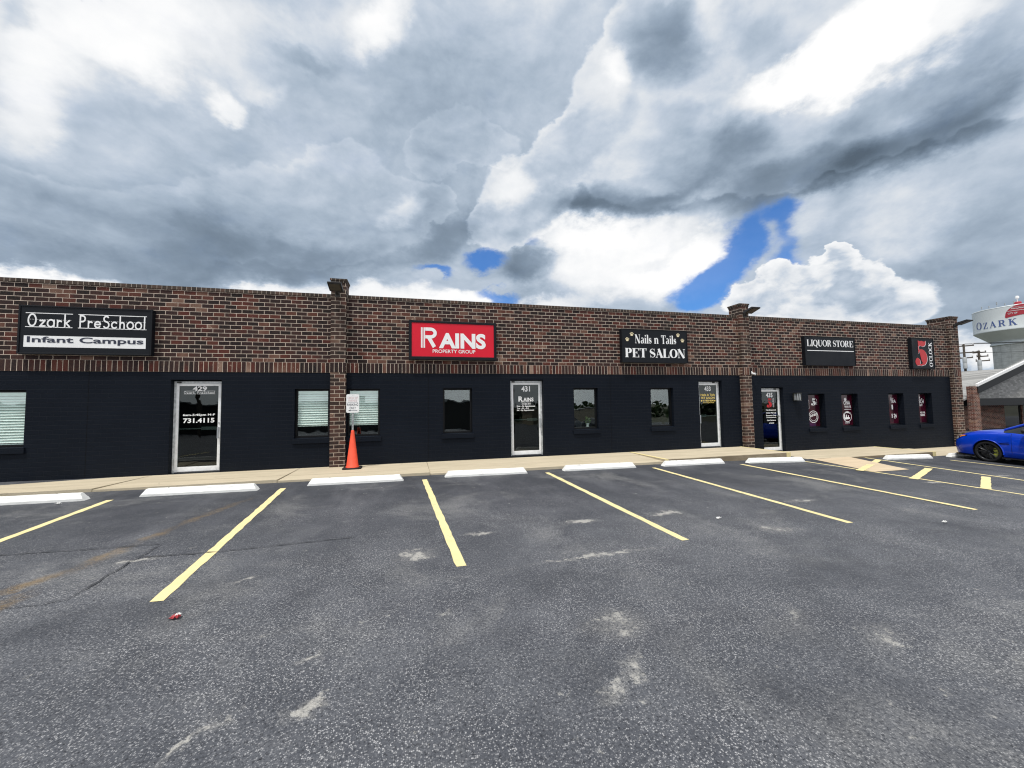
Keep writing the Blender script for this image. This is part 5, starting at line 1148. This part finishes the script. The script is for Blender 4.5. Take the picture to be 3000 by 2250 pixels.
for i, (dz_, k) in enumerate(((8.36, -.5), (8.36, .1), (8.36, .8), (7.2, .3))):
    d = Vector((.52, -1.05, 0)).normalized(); p = Vector((67.17, 33.36, dz_))+d*k; q = p+Vector((34, -30, .3)); wire(p, q, .6, .022, 'thin overhead wire running right from the utility poles towards the water tower')

# ------------------------------------------------------------------ across the street: what the shop glass mirrors
ob = thing('dark_shopfront', (-12, -27, -2), 'long low dark building across the street, mirrored in the shop windows', 'building')
MB().box(-40, 9, -34, -26, -2.6, 2.15).build('wall', 'shop_dark', ob); MB().box(-3.4, .8, -25.98, -25.85, .55, 1.25).build('sign_band', 'red_vinyl', ob); MB().box(-40.3, 9.3, -34.3, -25.7, 2.152, 2.3).build('roof', 'roofing', ob)
tb = thing('tan_building', (26, -38, -2), 'low tan building across the street, mirrored in the plant window', 'building')
MB().box(19, 33, -44, -38, -2.6, .75).build('wall', 'tan', tb); MB().box(18.8, 33.2, -44.2, -37.8, .752, .9).build('roof', 'roofing', tb)
car(-12.6, -10.6, R(70), 'car_white', 'white sedan mirrored in the glass of the leftmost door', full=False)
car(11.6, -12.5, R(80), 'car_grey', 'grey sedan mirrored in the glass of the second door', full=False)
car(19.0, -19.5, R(170), 'car_dark', 'dark sedan mirrored in the window with the plant', full=False)
up_ = pole(9.3, -13.6, 7.5, -1.6, [(6.9, -1.1, 1.1)], 'utility pole across the lot, mirrored in the second door', None, (1, 0))
pole(-17.0, -16.2, 7.5, -1.6, [(6.9, -1.1, 1.1)], 'utility pole across the lot, mirrored in the leftmost door', None, (1, 0))
for z, k in ((7.1, -1.0), (7.1, 1.0), (5.4, 0), (4.6, 0)): wire((-60, -18+k*.3, z), (60, -12.4+k*.3, z), 1.0, .02, 'wire over the street, mirrored in the shop windows', 'wires over the street')
rw = random.Random(31); mb = MB()
for i in range(2600):
    x = rw.uniform(-90, 110); h = 1.6+.7*math.sin(x*.21)+.5*math.sin(x*.53+1)+.3*math.sin(x*1.3); c = Vector((x, -84+rw.gauss(0, 2.0), rw.uniform(-2.6, h))); a = Vector((rw.gauss(0, 1), rw.gauss(0, 1), rw.gauss(0, 1))).normalized(); b = a.orthogonal().normalized(); w_ = rw.uniform(.5, 1.1)
    mb.add([c-a*w_, c+b*w_*.7, c+a*w_, c-b*w_*.7], [(0, 1, 2, 3)])
tag(mb.build('distant_woods', 'foliage', fix=False), 'dark tree line beyond the street, mirrored in the windows', 'woods', kind='stuff')
